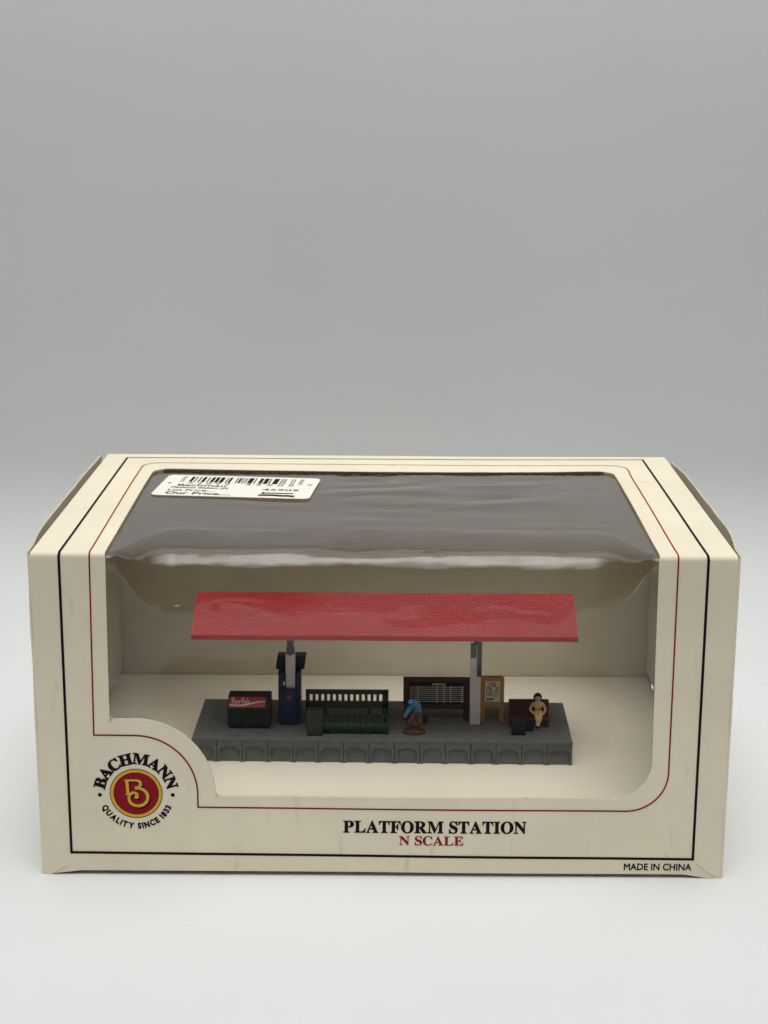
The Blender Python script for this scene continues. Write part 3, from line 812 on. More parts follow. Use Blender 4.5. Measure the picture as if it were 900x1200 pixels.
# the clear film: flat against the front, swelling over the fold, flat under the top
def build_film():
    x0, x1, nx = -58.0, 57.4, 231
    def seg(k, dip):
        return [(0.0, 0.0, 41.0), (1.3, 2.6, dip), (2.6, 8.0, 3.6 * k), (8.0, 28.0, 3.2 * k), (28.0, 62.0, 2.8 * k + .4), (62.0, 82.0, 4.2 * k + .3), (82.0, 90.0, 8.5 * k + .3)]
    cols = []
    for i in range(nx):
        x = x0 + (x1 - x0) * i / (nx - 1)
        e = min(x - (-54.9), 54.4 - x)
        q = max(0.0, min(1.0, (e - .3) / 13.0))
        q = q * q * (3 - 2 * q)
        qk = max(0.0, min(1.0, (e - .2) / 7.5))
        qk = qk * qk * (3 - 2 * qk)
        k = 0.10 + qk * (0.86 + 0.16 * noise.noise(Vector((x * .045, 1.7, 0))) + 0.07 * noise.noise(Vector((x * .16, 5.2, 0))))
        y, z = 0.0, 0.0
        pts = []
        dip = q * (0.8 + 4.2 * math.exp(-((x + 19) / 7.5) ** 2) + 3.4 * math.exp(-((x - 10) / 15) ** 2) + 3.0 * math.exp(-((x - 36) / 9) ** 2))
        for (t0, t1, L) in seg(k, dip)[1:]:
            n = 10
            for s in range(n):
                a = R(t0 + (t1 - t0) * (s + .5) / n)
                y += math.sin(a) * L / n; z += math.cos(a) * L / n
                pts.append((y, z))
        zt = H - 0.62                                # plane of the film under the top board
        zs = zt - pts[-1][1]                         # where the swelling starts on the front
        yf = 0.72
        def lean(z):                                 # the loose film hangs back a little from the lower lip
            t = max(0.0, min(1.0, (z - 15.0) / 33.0))
            return q * 5.0 * (t - .5 * max(0, t - .8) ** 2 / .2 if t < 1 else .9)
        col = [(x, yf + lean(14.0 + (zs - 14.0) * j / 26), 14.0 + (zs - 14.0) * j / 26) for j in range(27)]
        yb = col[-1][1]
        col += [(x, yb + p[0], zs + p[1]) for p in pts]
        ye = col[-1][1]
        col += [(x, ye + (79.5 - ye) * j / 60, zt) for j in range(1, 61)]
        cols.append((col, q))
    nr = len(cols[0][0])
    V = []
    for col, q in cols:
        for j, (x, y, z) in enumerate(col):
            f = noise.noise(Vector((x * .021, (y + z) * .035, 2.0)))
            if j < 27:                               # front: slow buckles
                y += q * 0.34 * noise.noise(Vector((x * .030 + 4.0, z * .055, 2.0))) * max(0, min(1, (z - 15) / 10))
                y += q * 0.05 * noise.noise(Vector((x * .10, z * .11, 9)))
            elif j < 87:
                g = q * 0.22 * noise.noise(Vector((x * .11, (j - 27) * .10, 4))) + q * .06 * noise.noise(Vector((x * .4, (j - 27) * .2, 4)))
                y += -g * .5; z += g
            else:
                edge = min(1, (79 - y) / 6) * q
                z += edge * (0.16 * noise.noise(Vector((x * .03, y * .05, 6))) + 0.10 * noise.noise(Vector((x * .05 + y * .06, y * .17, 12))) + 0.75 * max(0, min(1, (y - 36) / 16)) * math.exp(-((x - 12) / 30) ** 2) * abs(noise.noise(Vector((x * .052 - y * .03, y * .10, 21)))))
                z -= edge * 0.1
            V.append((x, y, z))
    F = []
    for i in range(nx - 1):
        for j in range(nr - 1):
            a = i * nr + j
            F.append((a, a + nr, a + nr + 1, a + 1))
    o = MB().sheet(V, F).build('window_film', FILM, box, True)
    return o
film = build_film()

# ------------------------------------------------------------------ price sticker on the film
def build_sticker():
    O = Vector((-53.0, 50.4)); ax = Vector((36.0, -3.3)).normalized(); ay = Vector((-ax.y, ax.x))
    zt = H - 0.62
    def P(u, v, off=0.0):
        p = O + ax * u + ay * v
        return (p.x, p.y, zt + 0.28 + off)
    r = 1.6; Wd, Ht = 36.2, 20.6
    out = []
    for cx, cy, a in ((Wd - r, r, -90), (Wd - r, Ht - r, 0), (r, Ht - r, 90), (r, r, 180)):
        out += arc(cx, cy, r, a, a + 90, 6)
    mb = MB().prism(out, 0.10, lambda a, b, c: P(a, b, c))
    st_ = mb.build('price_sticker', STICK)
    tag(st_, 'white rounded price sticker with a barcode, stuck on the box top window', 'sticker')
    def ink(name, parts, off=0.14):
        V, F = merge(*parts)
        mb = MB().sheet([P(v[0], v[1], off) for v in V], F)
        mb.build(name, BLACK, st_)
    rect = lambda u0, u1, v0, v1: ([(u0, v0), (u1, v0), (u1, v1), (u0, v1)], [(0, 1, 2, 3)])
    random.seed(11)
    bars = []
    pat = [(4.0, .18), (4.5, .18), (6.0, .7), (7.1, .3), (8.0, .35), (8.8, .75), (10.1, .3), (10.9, .75), (11.9, .8), (13.0, .9), (14.5, .3), (15.1, .6), (16.8, .3), (17.4, .55), (18.2, .2), (18.6, .2), (19.1, .25), (19.7, 1.1), (21.2, .3), (22.3, .8), (23.4, 1.0), (24.7, .3), (25.6, 1.2), (27.3, .22), (27.8, .22), (28.3, .22), (29.8, .22), (30.4, .22), (31.8, .22), (32.3, .22)]
    for u, wd in pat:
        bars.append(rect(u, u + wd, 13.4, 18.9))
    ink('barcode', bars)
    def tx(s, u0, u1, v0, v1, bold=0.02):
        vs, fs = sans_bold(s, bold * 1.2 + .005)
        return fit(vs, u0, u1, v0, v1), fs
    ink('sticker_lettering', [tx('0', 1.5, 2.3, 11.2, 12.6, 0), tx('4 3 8 9 9', 6.0, 16, 11.6, 12.8, 0), tx('4 5 9 0 9', 19.5, 31, 11.6, 12.8, 0),
        tx('Bachman', 4.2, 15.6, 9.2, 11.2), tx('Platform Station (N', 3.2, 16.4, 6.6, 8.6, .03), tx('List Price....', 3.0, 14.0, 4.2, 6.1, .01),
        tx('Our Price....', 3.0, 18.0, 1.2, 3.4, .035), tx('45909', 24.4, 32.8, 6.8, 8.6, .0), tx('$', 24.7, 25.6, 3.2, 5.2), tx('$', 24.3, 25.3, 1.2, 3.0, .03), tx('CE', 34.0, 35.0, 12.6, 14.2, 0)])
    s1 = ribbon([(25.6, 4.2), (27.5, 4.45), (29.5, 4.2), (32.0, 4.35)], 0.75)
    s2 = ribbon([(25.3, 2.2), (27.5, 2.4), (29.5, 1.95), (31.0, 2.1), (32.6, 1.7)], 1.4)
    ink('marker_scribble', [s1, s2], 0.17)
build_sticker()

# ------------------------------------------------------------------ raised card tray inside
ZT = 11.0
tray = MB().box(-68.35, 68.0, 4.0, 92.0, ZT - .45, ZT, 0, .12).box(-68.2, 67.85, 4.1, 4.5, 1.6, ZT - .45).box(-68.2, 67.85, 91.4, 91.8, 1.6, ZT - .45).build('display_tray', TRAYM)
tag(tray, 'plain cream card tray that lines the floor inside the window box', 'tray')

# ------------------------------------------------------------------ the platform station
ZP = 16.5
stn = thing('platform_station', (0, 46.1, ZT), 'toy railway platform with grey arched base and long red roof on two posts', 'toy station')
PX0, PX1, PY0, PY1 = -42.8, 42.5, 33.4, 58.9
def build_base():
    mb = MB()
    rc = 0.52
    mb.box(PX0 + rc, PX1 - rc, PY0 + rc, PY1 - rc, ZT + .2, ZP - .55)
    mb.box(PX0, PX1, PY0, PY1, ZP - .55, ZP - .14, 0, .1)
    def arcade(n, length, put):
        p = length / n
        for i in range(n):
            a = i * p + .09; b = (i + 1) * p - .09
            c = (a + b) / 2; hw = p * .385
            zt = ZP - ZT - .56
            out = [(a, 0.0), (a + .42, 0.0), (c - hw, .22), (c - hw, 2.45)]
            ri = hw
            out += [(c - ri * math.cos(R(180 * k / 14)), 2.45 + 1.3 * math.sin(R(180 * k / 14)) ** .8) for k in range(1, 14)]
            out += [(c + hw, 2.45), (c + hw, .22), (b - .42, 0.0), (b, 0.0), (b, zt), (a, zt)]
            mb.prism(out, rc - .06, lambda u, v, d: put(u, ZT + .02 + v, d))
            # the infill stands a little back from the face, its foot just off the floor
    arcade(15, PX1 - PX0, lambda u, v, d: (PX0 + u, PY0 + .06 + d, v))
    arcade(15, PX1 - PX0, lambda u, v, d: (PX0 + u, PY1 - .06 - d, v))
    arcade(4, PY1 - PY0 - 1.0, lambda u, v, d: (PX0 + .06 + d, PY0 + .5 + u, v))
    arcade(4, PY1 - PY0 - 1.0, lambda u, v, d: (PX1 - .06 - d, PY0 + .5 + u, v))
    mb.b.transform(Matrix.Translation((0, 46.1, 0)) @ Matrix.Rotation(R(-0.75), 4, 'Z') @ Matrix.Translation((0, -46.1, 0)))
    base = mb.build('platform_base', PLAT, stn)
    # deck with its border strip and moulded boards
    mb = MB()
    mb.box(PX0 + .12, PX1 - .12, PY0 + .12, PY0 + 2.3, ZP - .14, ZP - .02, 0, .04)
    mb.box(PX0 + .12, PX1 - .12, PY1 - 2.3, PY1 - .12, ZP - .14, ZP - .02, 0, .04)
    mb.box(PX0 + .12, PX0 + 3.1, PY0 + 2.42, PY1 - 2.42, ZP - .14, ZP - .02, 0, .04)
    mb.box(PX1 - 3.1, PX1 - .12, PY0 + 2.42, PY1 - 2.42, ZP - .14, ZP - .02, 0, .04)
    y = PY0 + 2.42
    rows = 8
    dy = (PY1 - 2.42 - y) / rows
    for i in range(rows):
        x = PX0 + 3.22
        xe = PX1 - 3.22
        first = True
        while x < xe - .1:
            L = 14 if not first else 14 * (0.5 + 0.5 * (i % 2))
            first = False
            x2 = min(x + L, xe)
            mb.box(x, x2 - .08, y + i * dy, y + (i + 1) * dy - .08, ZP - .14, ZP - .02 + random.uniform(-.015, .01), 0, .04)
            x = x2
    mb.b.transform(Matrix.Translation((0, 46.1, 0)) @ Matrix.Rotation(R(-0.75), 4, 'Z') @ Matrix.Translation((0, -46.1, 0)))
    mb.build('platform_deck', PLAT, stn)
build_base()

def build_roof():
    x0, x1 = -42.45, 42.75
    yc, hf = 46.0, 12.6
    ze, zr, th = 41.05, 47.15, 1.15
    bm = bmesh.new()
    uvl = bm.loops.layers.uv.new('UVMap')
    nx, ny = 86, 20
    def surf(x, t, side):
        y = yc + side * hf * t
        z = zr + (ze - zr) * t + 0.10 * noise.noise(Vector((x * .05, t * 2, side)))
        return Vector((x, y, z))
    L = math.hypot(hf, zr - ze)
    for side in (-1, 1):
        g = [[bm.verts.new(surf(x0 + (x1 - x0) * i / nx, j / ny, side)) for j in range(ny + 1)] for i in range(nx + 1)]
        for i in range(nx):
            for j in range(ny):
                f = bm.faces.new((g[i][j], g[i][j + 1], g[i + 1][j + 1], g[i + 1][j]))
                for lp, (a, b) in zip(f.loops, ((i, j), (i, j + 1), (i + 1, j + 1), (i + 1, j))):
                    lp[uvl].uv = ((x1 - x0) * a / nx, L * b / ny)
    bmesh.ops.remove_doubles(bm, verts=bm.verts[:], dist=1e-4)
    bmesh.ops.recalc_face_normals(bm, faces=bm.faces[:])
    if sum(f.normal.z for f in bm.faces) < 0:
        bmesh.ops.reverse_faces(bm, faces=bm.faces[:])
    r = bmesh.ops.extrude_face_region(bm, geom=bm.faces[:])
    top = set(v for v in r['geom'] if isinstance(v, bmesh.types.BMVert))
    low = [v for v in bm.verts if v not in top]
    for v in low:
        v.co.z -= th
    bmesh.ops.recalc_face_normals(bm, faces=bm.faces[:])
    # a few chips out of the left verge
    for v in bm.verts:
        if v.co.x < x0 + .01:
            v.co.x += 0.22 * max(0, noise.noise(Vector((v.co.y * 1.3, v.co.z, 0))))
    bm.normal_update()
    for f in bm.faces:
        f.material_index = 0 if f.normal.z > 0.4 else 1
    bm.transform(Matrix.Scale(S, 4))
    me = bpy.data.meshes.new('roof')
    bm.to_mesh(me); bm.free()
    roof = link('roof', me, [ROOFM, ROOFP], stn)
    MB().box(x0 + 2, x1 - 2, 45.0, 47.0, 44.0, 45.3, 0, .1).build('ridge_beam', DARKB, roof)
build_roof()

def build_post(xa, xb, right):
    y0, y1 = 43.55, 45.6
    mb = MB().box(xa, xb, y0, y1, ZP, 33.2 if not right else 35.6, 0, .08)
    mb.box(xa + .62, xa + .74, y0 - .05, y0 + .02, ZP + .5, 32.6)
    p = mb.build('post', WHITEP, stn)
    xm = (xa + xb) / 2
    mb = MB()
    if right:
        mb.box(xm + .25, xb + .12, y0 - .35, y1 - .1, 28.2, 40.5, 0, .1)
        mb.box(xa - .08, xm + .0, y0 - .3, y0 + .4, 32.6, 36.0, 0, .1)
        mb.box(xm - .5, xm + .2, y0 + .1, y1, 35.4, 43.9)
        mb.cyl((xa + .45, y0 - .45, 34.0), (xa + .45, y0 + .1, 34.0), .32)
        mb.build('bracket', DARKB, p)
    else:
        mb.cyl((xm, 44.5, 33.0), (xm, 44.5, 44.0), .78)
        mb.cyl((xm, 44.5, 33.9), (xm, 44.5, 34.4), .98)
        mb.cyl((xm, 44.5, 32.9), (xm, 44.5, 33.3), 1.02)
        mb.build('bracket', DARKB, p)
    # arms under the roof
    mb = MB()
    for sd in (-1, 1):
        mb.prism([(36.2, 44.6 + sd * .9), (39.3, 44.6 + sd * 9.2), (40.1, 44.6 + sd * 9.2), (43.9, 44.6 + sd * .9)], .9, lambda a, b, c: (xm - .45 + c, b, a))
    mb.build('roof_arm', DARKB, p)
build_post(-22.3, -20.15, False)
build_post(19.8, 22.15, True)

# ------------------------------------------------------------------ things standing on the platform
# soft drink cooler
cooler = thing('drink_cooler', (-30.4, 43, ZP), 'black chest cooler with a sloping red lettered sign, left end of the grey platform', 'cooler')
mb = MB()
mb.prism([(40.1, ZP + .55), (46.2, ZP + .55), (46.2, 23.45), (42.7, 23.45), (40.25, 21.35)], 9.7, lambda a, b, c: (-35.35 + c, a, b), 0, .12)
mb.box(-35.5, -25.5, 39.95, 40.3, 20.9, 21.25, 0, .08)
for x in (-33.8, -32.0, -30.4, -28.7, -27.0):
    mb.box(x, x + .12, 39.98, 40.2, ZP + .9, 20.6)
for f in mb.b.faces: pass
mb.build('cooler_body', GREENB, cooler)
for x in (-34.9, -30.9, -26.9):
    MB().box(x, x + .9, 40.3, 41.2, ZP, ZP + .6, 0, .05).build('leg', GREENB, cooler)
sn = Vector((0, -2.1, 2.45)).normalized()              # outward normal of the lid slope
def lid(u, v, off=0.0):
    b = Vector((-35.05 + u, 40.25, 21.35)) + Vector((0, 2.45, 2.1)).normalized() * v
    n = Vector((0, -2.1, 2.45)).normalized()
    return tuple(b + n * off)
sign = MB().prism([(0, .15), (8.25, .22), (8.25, 2.95), (0, 2.95)], .12, lambda a, b, c: lid(a, b, c + .02)).build('cooler_sign', SIGNRED, cooler)
t = serif_line('Coca', SCRIPT, 6, 40, 6)
a = (fit(t[0], .5, 2.5, 1.15, 2.8), t[1])
t = serif_line('Cola', SCRIPT, 6, 40, 6)
b = (fit(t[0], 2.8, 4.6, 1.15, 2.8), t[1])
h_ = ([(2.5, 1.75), (2.8, 1.75), (2.8, 1.95), (2.5, 1.95)], [(0, 1, 2, 3)])
V, F = merge(a, b, h_)
MB().sheet([lid(p[0], p[1], .19) for p in V], F).build('sign_lettering', SIGNWHT, sign)
wave = [(0.05 + 8.1 * i / 24, 0.95 - 0.28 * math.sin(i / 24 * math.pi * 1.6 + .35) + 0.95 * max(0, i / 24 - .42)) for i in range(25)]
V, F = ribbon(wave, lambda t: .26 + .12 * math.sin(t * math.pi))
MB().sheet([lid(p[0], p[1], .19) for p in V], F).build('sign_wave', SIGNWHT, sign)

# navy kiosk
kio = thing('kiosk', (-21.4, 45, ZP), 'tall navy booth with a wider square cap, standing round the left white post', 'booth')
mb = MB()
mb.box(-23.95, -18.95, 45.75, 48.6, ZP, 29.0, 0, .12)
mb.box(-23.7, -19.7, 42.5, 45.7, ZP + .3, 21.2, 0, .15)
mb.box(-23.5, -19.9, 42.6, 43.5, 21.1, 25.1, 0, .12)
mb.box(-24.0, -22.55, 43.0, 45.8, ZP + .25, 28.9, 0, .1)
mb.box(-19.95, -18.9, 43.2, 45.8, ZP + .25, 28.9, 0, .1)
mb.build('booth_body', NAVY, kio)
MB().prism([(-24.75, 28.85), (-18.2, 28.85), (-17.75, 32.0), (-24.3, 32.0)], 3.2, lambda a, b, c: (a, 45.72 + c, b), 0, .12).build('booth_cap', NAVYD, kio)
MB().cyl((-21.6, 42.62, 23.15), (-21.6, 42.42, 23.15), .55).build('red_badge', DULLRED, kio)
MB().box(-22.85, -22.45, 42.75, 43.15, 26.0, 26.9, 0, .1).build('receiver', SIGNWHT, kio)
for x in (-23.6, -20.5):
    MB().box(x, x + .8, 42.5, 43.4, ZP, ZP + .32, 0, .05).build('foot', NAVYD, kio)

# green slatted bench
ben = thing('slatted_bench', (-8.2, 40, ZP), 'dark green slatted bench with an open railed back, between navy booth and blue-shirted figure', 'bench')
def bench_back():
    mb = MB()
    x0, x1 = -17.65, 1.15
    mb.box(x0, x1, 41.0, 41.6, 24.55, 25.65, 0, .15)
    mb.box(x0, x1, 41.0, 41.6, 21.2, 22.8, 0, .1)
    n = 13
    op = .66
    p = (16.9 + .66) / n
    xs = -16.75
    mb.box(x0, xs, 41.0, 41.6, 20.0, 25.2, 0, .1)
    for i in range(n - 1):
        a = xs + op + i * (17.1 / n) + .0
        mb.box(a, a + 17.1 / n - op, 41.02, 41.55, 22.5, 24.8)
    mb.box(xs + op + (n - 1) * (17.1 / n), x1, 41.0, 41.6, 20.0, 25.2, 0, .1)
    for x in (-13.6, -3.6):
        mb.box(x, x + .9, 40.9, 41.5, 19.4, 22.0, 0, .1)
    mb.build('backrest', GREENB, ben)
bench_back()
def bench_seat():
    mb = MB()
    x0, x1 = -17.3, 1.35
    q = lambda y: 18.75 + (y - 36.9) * .30
    def sl(xa, xb, ya, yb, t=.5):
        mb.prism([(ya, q(ya) - t), (yb, q(yb) - t), (yb, q(yb)), (ya, q(ya))], xb - xa, lambda a, b, c: (xa + c, a, b), 0, .06)
    sl(x0, x1, 36.9, 37.8, .9)
    sl(x0, x1, 40.2, 41.1)
    n = 13
    for i in range(n + 1):
        xa = x0 + (x1 - x0 - .75) * i / n
        sl(xa, xa + .75, 37.6, 40.4, .4)
    mb.box(x0, x1, 38.0, 40.9, 17.4, 17.9)
    mb.build('seat', GREEN, ben)
    MB().box(x0 + .3, x1 - .2, 37.15, 37.6, 17.1, 18.2, 0, .1).build('apron', GREEN, ben)
    for x in (-16.9, -11.8, -3.9, .2):
        MB().box(x, x + .9, 37.1, 37.9, ZP, 18.2, 0, .08).build('leg', GREEN, ben)
    for x in (-16.9, .2):
        MB().box(x, x + .9, 40.6, 41.4, ZP, 21.4, 0, .08).build('leg', GREENB, ben)
bench_seat()
MB().box(-17.2, -13.6, 35.95, 38.9, ZP, 22.35, 0, .2).box(-17.3, -13.5, 35.9, 39.0, 20.7, 20.85, 0, .05).build('station_trunk', GRNCASE)
tag(bpy.data.objects['station_trunk'], 'upright dark grey-green trunk in front of the left end of the slatted bench', 'trunk')

# stooping figure
man = skin_figure({
    'pelvis': ((7.55, 39.4, 21.0), .80), 'belly': ((7.5, 39.0, 22.0), .86), 'chest': ((7.45, 38.5, 23.9), (.88, .85)), 'neck': ((6.9, 37.9, 24.35), .42),
    'head': ((6.35, 37.4, 24.25), .50), 'crown': ((5.95, 37.1, 24.15), .36),
    'shl': ((6.6, 38.3, 23.3), .66), 'ell': ((5.6, 37.9, 22.0), .58), 'wrl': ((4.95, 37.5, 20.95), .46), 'hal': ((4.65, 37.4, 20.5), .26),
    'shr': ((7.95, 38.3, 23.5), .42), 'elr': ((8.3, 38.3, 22.2), .36), 'wrr': ((8.3, 37.9, 21.3), .28),
    'hipl': ((7.1, 39.2, 20.9), .66), 'knl': ((6.0, 38.6, 19.3), .68), 'anl': ((5.5, 38.9, 17.6), .54), 'tol': ((5.2, 38.3, 17.25), .36),
    'hipr': ((8.2, 39.2, 20.9), .62), 'knr': ((8.3, 38.7, 19.2), .66), 'anr': ((8.5, 38.8, 17.6), .52), 'tor': ((8.5, 38.2, 17.25), .34)},
    [('pelvis', 'belly'), ('belly', 'chest'), ('chest', 'neck'), ('neck', 'head'), ('head', 'crown'), ('chest', 'shl'), ('shl', 'ell'), ('ell', 'wrl'), ('wrl', 'hal'),
     ('chest', 'shr'), ('shr', 'elr'), ('elr', 'wrr'), ('pelvis', 'hipl'), ('hipl', 'knl'), ('knl', 'anl'), ('anl', 'tol'), ('pelvis', 'hipr'), ('hipr', 'knr'), ('knr', 'anr'), ('anr', 'tor')])
def paint(me, fn):
    for p in me.polygons:
        c = p.center / S
        p.material_index = fn(c)
paint(man, lambda c: (2 if c.z < 17.45 else 1) if (c.z < 21.6 and not (c.x < 5.6 and c.z > 20.3)) else (3 if (c.z < 20.75) else 0))
mo = link('person', man, [BLUE, TROUS, SHOE, SKIN], None, True)
tag(mo, 'stooping figure in blue shirt and brown trousers, one arm hanging down', 'person')
mb = MB().cyl((6.95, 38.7, ZP), (6.95, 38.7, ZP + .55), 2.62, 2.5, 0, 28)
mb.b.transform(Matrix.Translation((0, 38.7, 0)) @ Matrix.Diagonal((1, .85, 1, 1)) @ Matrix.Translation((0, -38.7, 0)))
mb.build('figure_base', FBASE, mo)
mb = MB().ball((6.3, 37.4, 24.4), .60, .62, .48)
mb.cyl((6.0, 37.2, 24.3), (5.6, 37.0, 24.1), .4, .3)
mb.build('cap', BLUE, mo, True)
bag = thing('travel_bag', (9.55, 44.3, ZP), 'small dark green case standing behind the stooping blue-shirted figure', 'bag')
MB().box(9.0, 10.15, 43.9, 44.7, ZP, 18.3, 0, .2).build('case_body', GREEN, bag)
MB().cyl((9.3, 44.3, 18.2), (9.3, 44.3, 18.65), .1, seg=8).cyl((9.85, 44.3, 18.2), (9.85, 44.3, 18.65), .1, seg=8).cyl((9.2, 44.3, 18.62), (9.95, 44.3, 18.62), .11, seg=8).build('handle', GREENB, bag)

# timetable board
tb = thing('timetable_board', (12, 46.4, ZP), 'dark brown board with a black panel ruled in white lines, left of the right post', 'notice board')
mb = MB()
mb.box(4.55, 5.7, 46.0, 46.9, 20.0, 26.9, 0, .1).box(18.7, 19.8, 46.0, 46.9, 20.0, 26.9, 0, .1)
mb.box(5.6, 18.8, 46.0, 46.9, 25.85, 26.9, 0, .1).box(5.6, 18.8, 46.0, 46.9, 19.3, 20.5, 0, .1)
mb.build('frame', BROWN, tb)
for x in (4.75, 18.4):
    MB().box(x, x + 1.25, 46.05, 46.85, ZP, 20.2, 0, .1).build('leg', BROWN, tb)
pan = MB().box(5.6, 18.8, 46.3, 46.75, 20.4, 25.95).build('panel', BOARDK, tb)
mb = MB()
for i in range(8):
    z = 21.0 + i * .5
    mb.box(5.95, 18.5, 46.22, 46.28, z, z + .15)
for x in (7.8, 12.2, 13.85, 15.35, 18.0):
    mb.box(x, x + .15, 46.19, 46.24, 20.75, 24.9)
mb.build('ruled_lines', CHALK, pan)
t = sans('ARRIVALS', 0.03)
V, F = fit(t[0], 11.1, 14.3, 25.0, 25.5), t[1]
MB().sheet([(p[0], 46.2, p[1]) for p in V], F).build('heading_lettering', CHALK, pan)

# poster easel
ea = thing('poster_easel', (24.9, 45.4, ZP), 'ochre wooden easel with rounded top holding a small cartoon poster, right of the right post', 'poster stand')
def easel():
    x0, x1 = 22.25, 27.6
    y0 = 45.0
    out = [(x0, ZP), (x0 + 1.05, ZP), (x0 + 1.05, 20.1), (x1 - 1.05, 20.1), (x1 - 1.05, ZP), (x1, ZP), (x1, 27.1), (x1 - .18, 27.45), (x1 - .55, 27.6), (x0 + .55, 27.6), (x0 + .18, 27.45), (x0, 27.1)]
    MB().prism(out, .8, lambda a, b, c: (a, y0 + c, b), 0, .07).build('frame', OCHRE, ea)
    po = MB().box(23.25, 26.7, y0 - .07, y0 - .01, 21.55, 26.5).build('poster', PAPER, ea)
    def ink(name, parts, M):
        V, F = merge(*parts)
        MB().sheet([(p[0], y0 - .11, p[1]) for p in V], F).build(name, M, po)
    Q = lambda u, v: (23.25 + (u - 168) / 108 * 3.45, 26.5 - (v - 355) / 140 * 4.95)
    sk = [[(180, 400), (178, 440), (195, 450), (215, 448)], [(190, 395), (192, 425)], [(205, 400), (204, 428)], [(180, 400), (190, 392), (198, 400), (206, 398), (214, 408), (212, 430)],
          [(188, 378), (196, 366), (210, 368), (214, 380)], [(220, 362), (222, 384), (238, 392), (234, 366), (224, 362)], [(236, 362), (242, 386)],
          [(222, 430), (240, 425), (252, 396), (260, 400), (250, 440), (232, 462)], [(200, 380), (212, 388), (224, 386)]]
    ink('poster_drawing', [ribbon([Q(*p) for p in s], .13) for s in sk], BLACK)
    ink('poster_lips', [ribbon([Q(182, 442), Q(200, 436), Q(226, 440)], .2), ribbon([Q(186, 452), Q(205, 450), Q(230, 448)], .16)], SIGNRED)
    ink('poster_lettering', [(fit(sans('SHOW', .06)[0], *[Q(180, 0)[0], Q(234, 0)[0]], Q(0, 484)[1], Q(0, 468)[1]), sans('SHOW', .06)[1])], BLACK)
easel()

# brown bench, seated figure, cases
rb = thing('plank_bench', (33.4, 44.5, ZP), 'dark red-brown solid plank bench carrying the seated figure in a tan dress', 'bench')
MB().box(28.55, 38.1, 41.9, 45.3, 17.95, 18.5, 0, .12).build('seat', RBROWN, rb)
MB().prism([(45.0, 18.5), (45.6, 18.4), (46.5, 21.75), (46.0, 21.85)], 9.2, lambda a, b, c: (28.8 + c, a, b), 0, .1).build('backrest', RBROWN, rb)
for x in (28.9, 36.9):
    for y in (42.2, 44.6):
        MB().box(x, x + .8, y, y + .7, ZP, 18.1, 0, .06).build('leg', RBROWN, rb)

wom = skin_figure({
    'pelvis': ((35.45, 44.3, 19.2), (.95, .72)), 'waist': ((35.4, 44.45, 20.15), (.70, .55)), 'chest': ((35.35, 44.35, 21.2), (.88, .62)), 'neck': ((35.3, 44.2, 22.05), .34),
    'head': ((35.25, 43.85, 22.85), .72), 'crown': ((35.25, 43.95, 23.4), .58),
    'shl': ((34.2, 44.3, 21.35), .42), 'ell': ((33.5, 44.1, 20.1), .34), 'wrl': ((34.3, 43.3, 19.35), .27), 'hal': ((34.8, 43.0, 19.2), .20),
    'shr': ((36.5, 44.3, 21.3), .42), 'elr': ((37.15, 44.1, 20.05), .34), 'wrr': ((36.6, 43.3, 19.35), .27), 'har': ((36.2, 43.0, 19.2), .20),
    'hipl': ((35.05, 43.9, 19.1), .68), 'knl': ((35.0, 42.1, 18.95), .56), 'cal': ((35.1, 41.75, 18.1), .40), 'anl': ((34.95, 41.55, 17.2), .27), 'tol': ((34.8, 41.0, 16.8), .26),
    'hipr': ((35.95, 43.9, 19.1), .68), 'knr': ((35.75, 42.05, 18.9), .56), 'car': ((35.6, 41.6, 18.1), .38), 'anr': ((35.3, 41.3, 17.35), .26), 'tor': ((35.25, 40.75, 16.85), .25)},
    [('pelvis', 'waist'), ('waist', 'chest'), ('chest', 'neck'), ('neck', 'head'), ('head', 'crown'), ('chest', 'shl'), ('shl', 'ell'), ('ell', 'wrl'), ('wrl', 'hal'),
     ('chest', 'shr'), ('shr', 'elr'), ('elr', 'wrr'), ('wrr', 'har'), ('pelvis', 'hipl'), ('hipl', 'knl'), ('knl', 'cal'), ('cal', 'anl'), ('anl', 'tol'),
     ('pelvis', 'hipr'), ('hipr', 'knr'), ('knr', 'car'), ('car', 'anr'), ('anr', 'tor')])
def wpaint(c):
    if c.z < 17.25: return 2
    if c.z < 18.35: return 1
    if c.z > 21.75: return 1
    if abs(c.x - 35.35) > 1.15 and c.y > 43: return 1
    if c.y < 43.6 and abs(c.x - 35.45) > .75 and c.z > 19.0: return 1
    if 19.95 < c.z < 20.4 and c.y > 43.5: return 3
    return 0
paint(wom, wpaint)
wo = link('person', wom, [TAN, SKIN, SHOE, BELT], None, True)
tag(wo, 'seated dark-haired figure in a tan dress with legs crossed at the ankles', 'person')
mb = MB()
V = []; F = []
na, nb = 22, 10
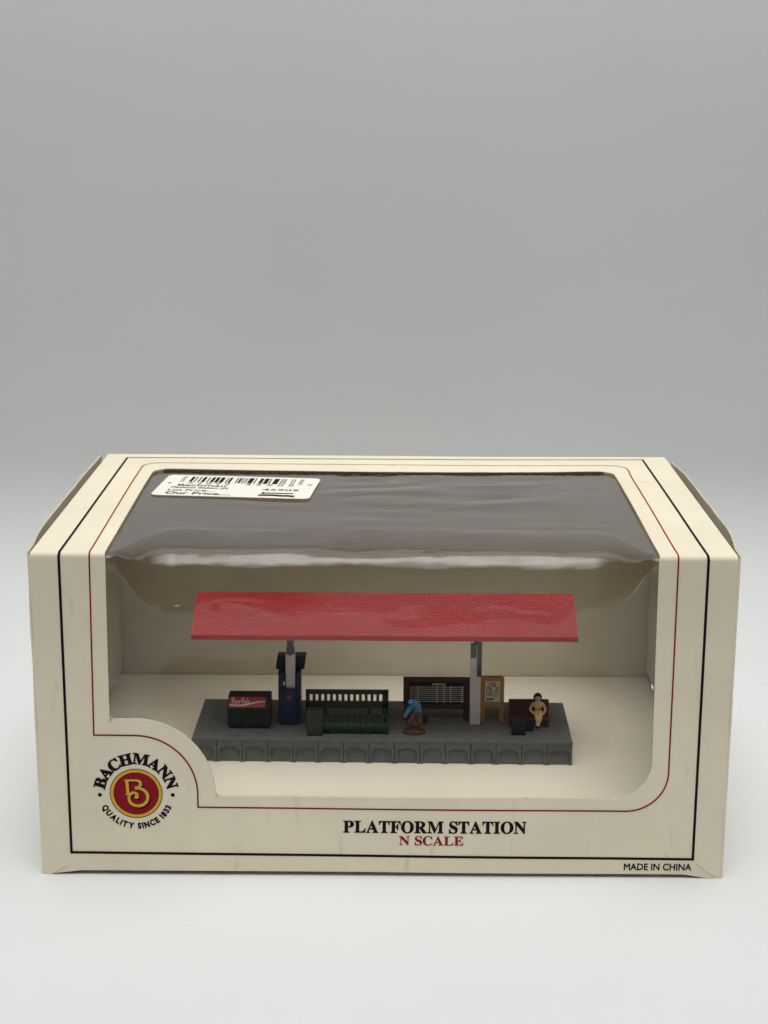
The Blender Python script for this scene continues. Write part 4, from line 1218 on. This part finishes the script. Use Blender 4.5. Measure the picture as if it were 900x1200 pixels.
for j in range(nb + 1):
    el = R(90 - 118 * j / nb)
    for i in range(na + 1):
        az = R(-32 + 244 * i / na) if j > 2 else R(-90 + 360 * i / na)
        rr = 1 + .05 * noise.noise(Vector((i * .7, j * .7, 0)))
        V.append((35.25 + .93 * rr * math.cos(el) * math.cos(az), 44.15 + .9 * rr * math.cos(el) * math.sin(az), 23.0 + 1.02 * rr * math.sin(el)))
for j in range(nb):
    for i in range(na):
        a = j * (na + 1) + i
        F.append((a, a + 1, a + na + 2, a + na + 1))
mb.sheet(V, F)
bmesh.ops.recalc_face_normals(mb.b, faces=mb.b.faces[:])
hair = mb.build('hair', HAIR, wo, True)
md = hair.modifiers.new('thick', 'SOLIDIFY'); md.thickness = .12 * S; md.offset = 0
for x in (35.02, 35.48):
    MB().ball((x, 43.18, 23.05), .075, seg=8).build('eye', HAIR, wo, True)
MB().ball((35.25, 43.16, 22.6), .16, .05, .05, seg=8).build('mouth', DULLRED, wo, True)

c1 = thing('suitcase', (30.5, 37.8, ZP), 'larger slate blue suitcase in front of the plank bench, nearest the platform edge', 'suitcase', 'suitcases by the plank bench')
MB().box(28.95, 32.05, 37.0, 39.0, ZP, 19.85, 0, .22).box(28.9, 32.1, 37.9, 38.1, ZP + .02, 19.9, 0, .04).build('case_body', LUG, c1)
MB().cyl((30.0, 38, 19.8), (30.0, 38, 20.25), .12, seg=8).cyl((31.0, 38, 19.8), (31.0, 38, 20.25), .12, seg=8).cyl((29.9, 38, 20.25), (31.1, 38, 20.25), .13, seg=8).build('handle', NAVYD, c1)
c2 = thing('suitcase', (33.0, 40.4, ZP), 'smaller slate blue suitcase beside the feet of the seated figure', 'suitcase', 'suitcases by the plank bench')
MB().box(32.2, 34.1, 39.5, 41.1, ZP, 18.5, 0, .2).build('case_body', LUG, c2)
MB().cyl((32.8, 40.3, 18.45), (32.8, 40.3, 18.8), .1, seg=8).cyl((33.5, 40.3, 18.45), (33.5, 40.3, 18.8), .1, seg=8).cyl((32.7, 40.3, 18.8), (33.6, 40.3, 18.8), .11, seg=8).build('handle', NAVYD, c2)
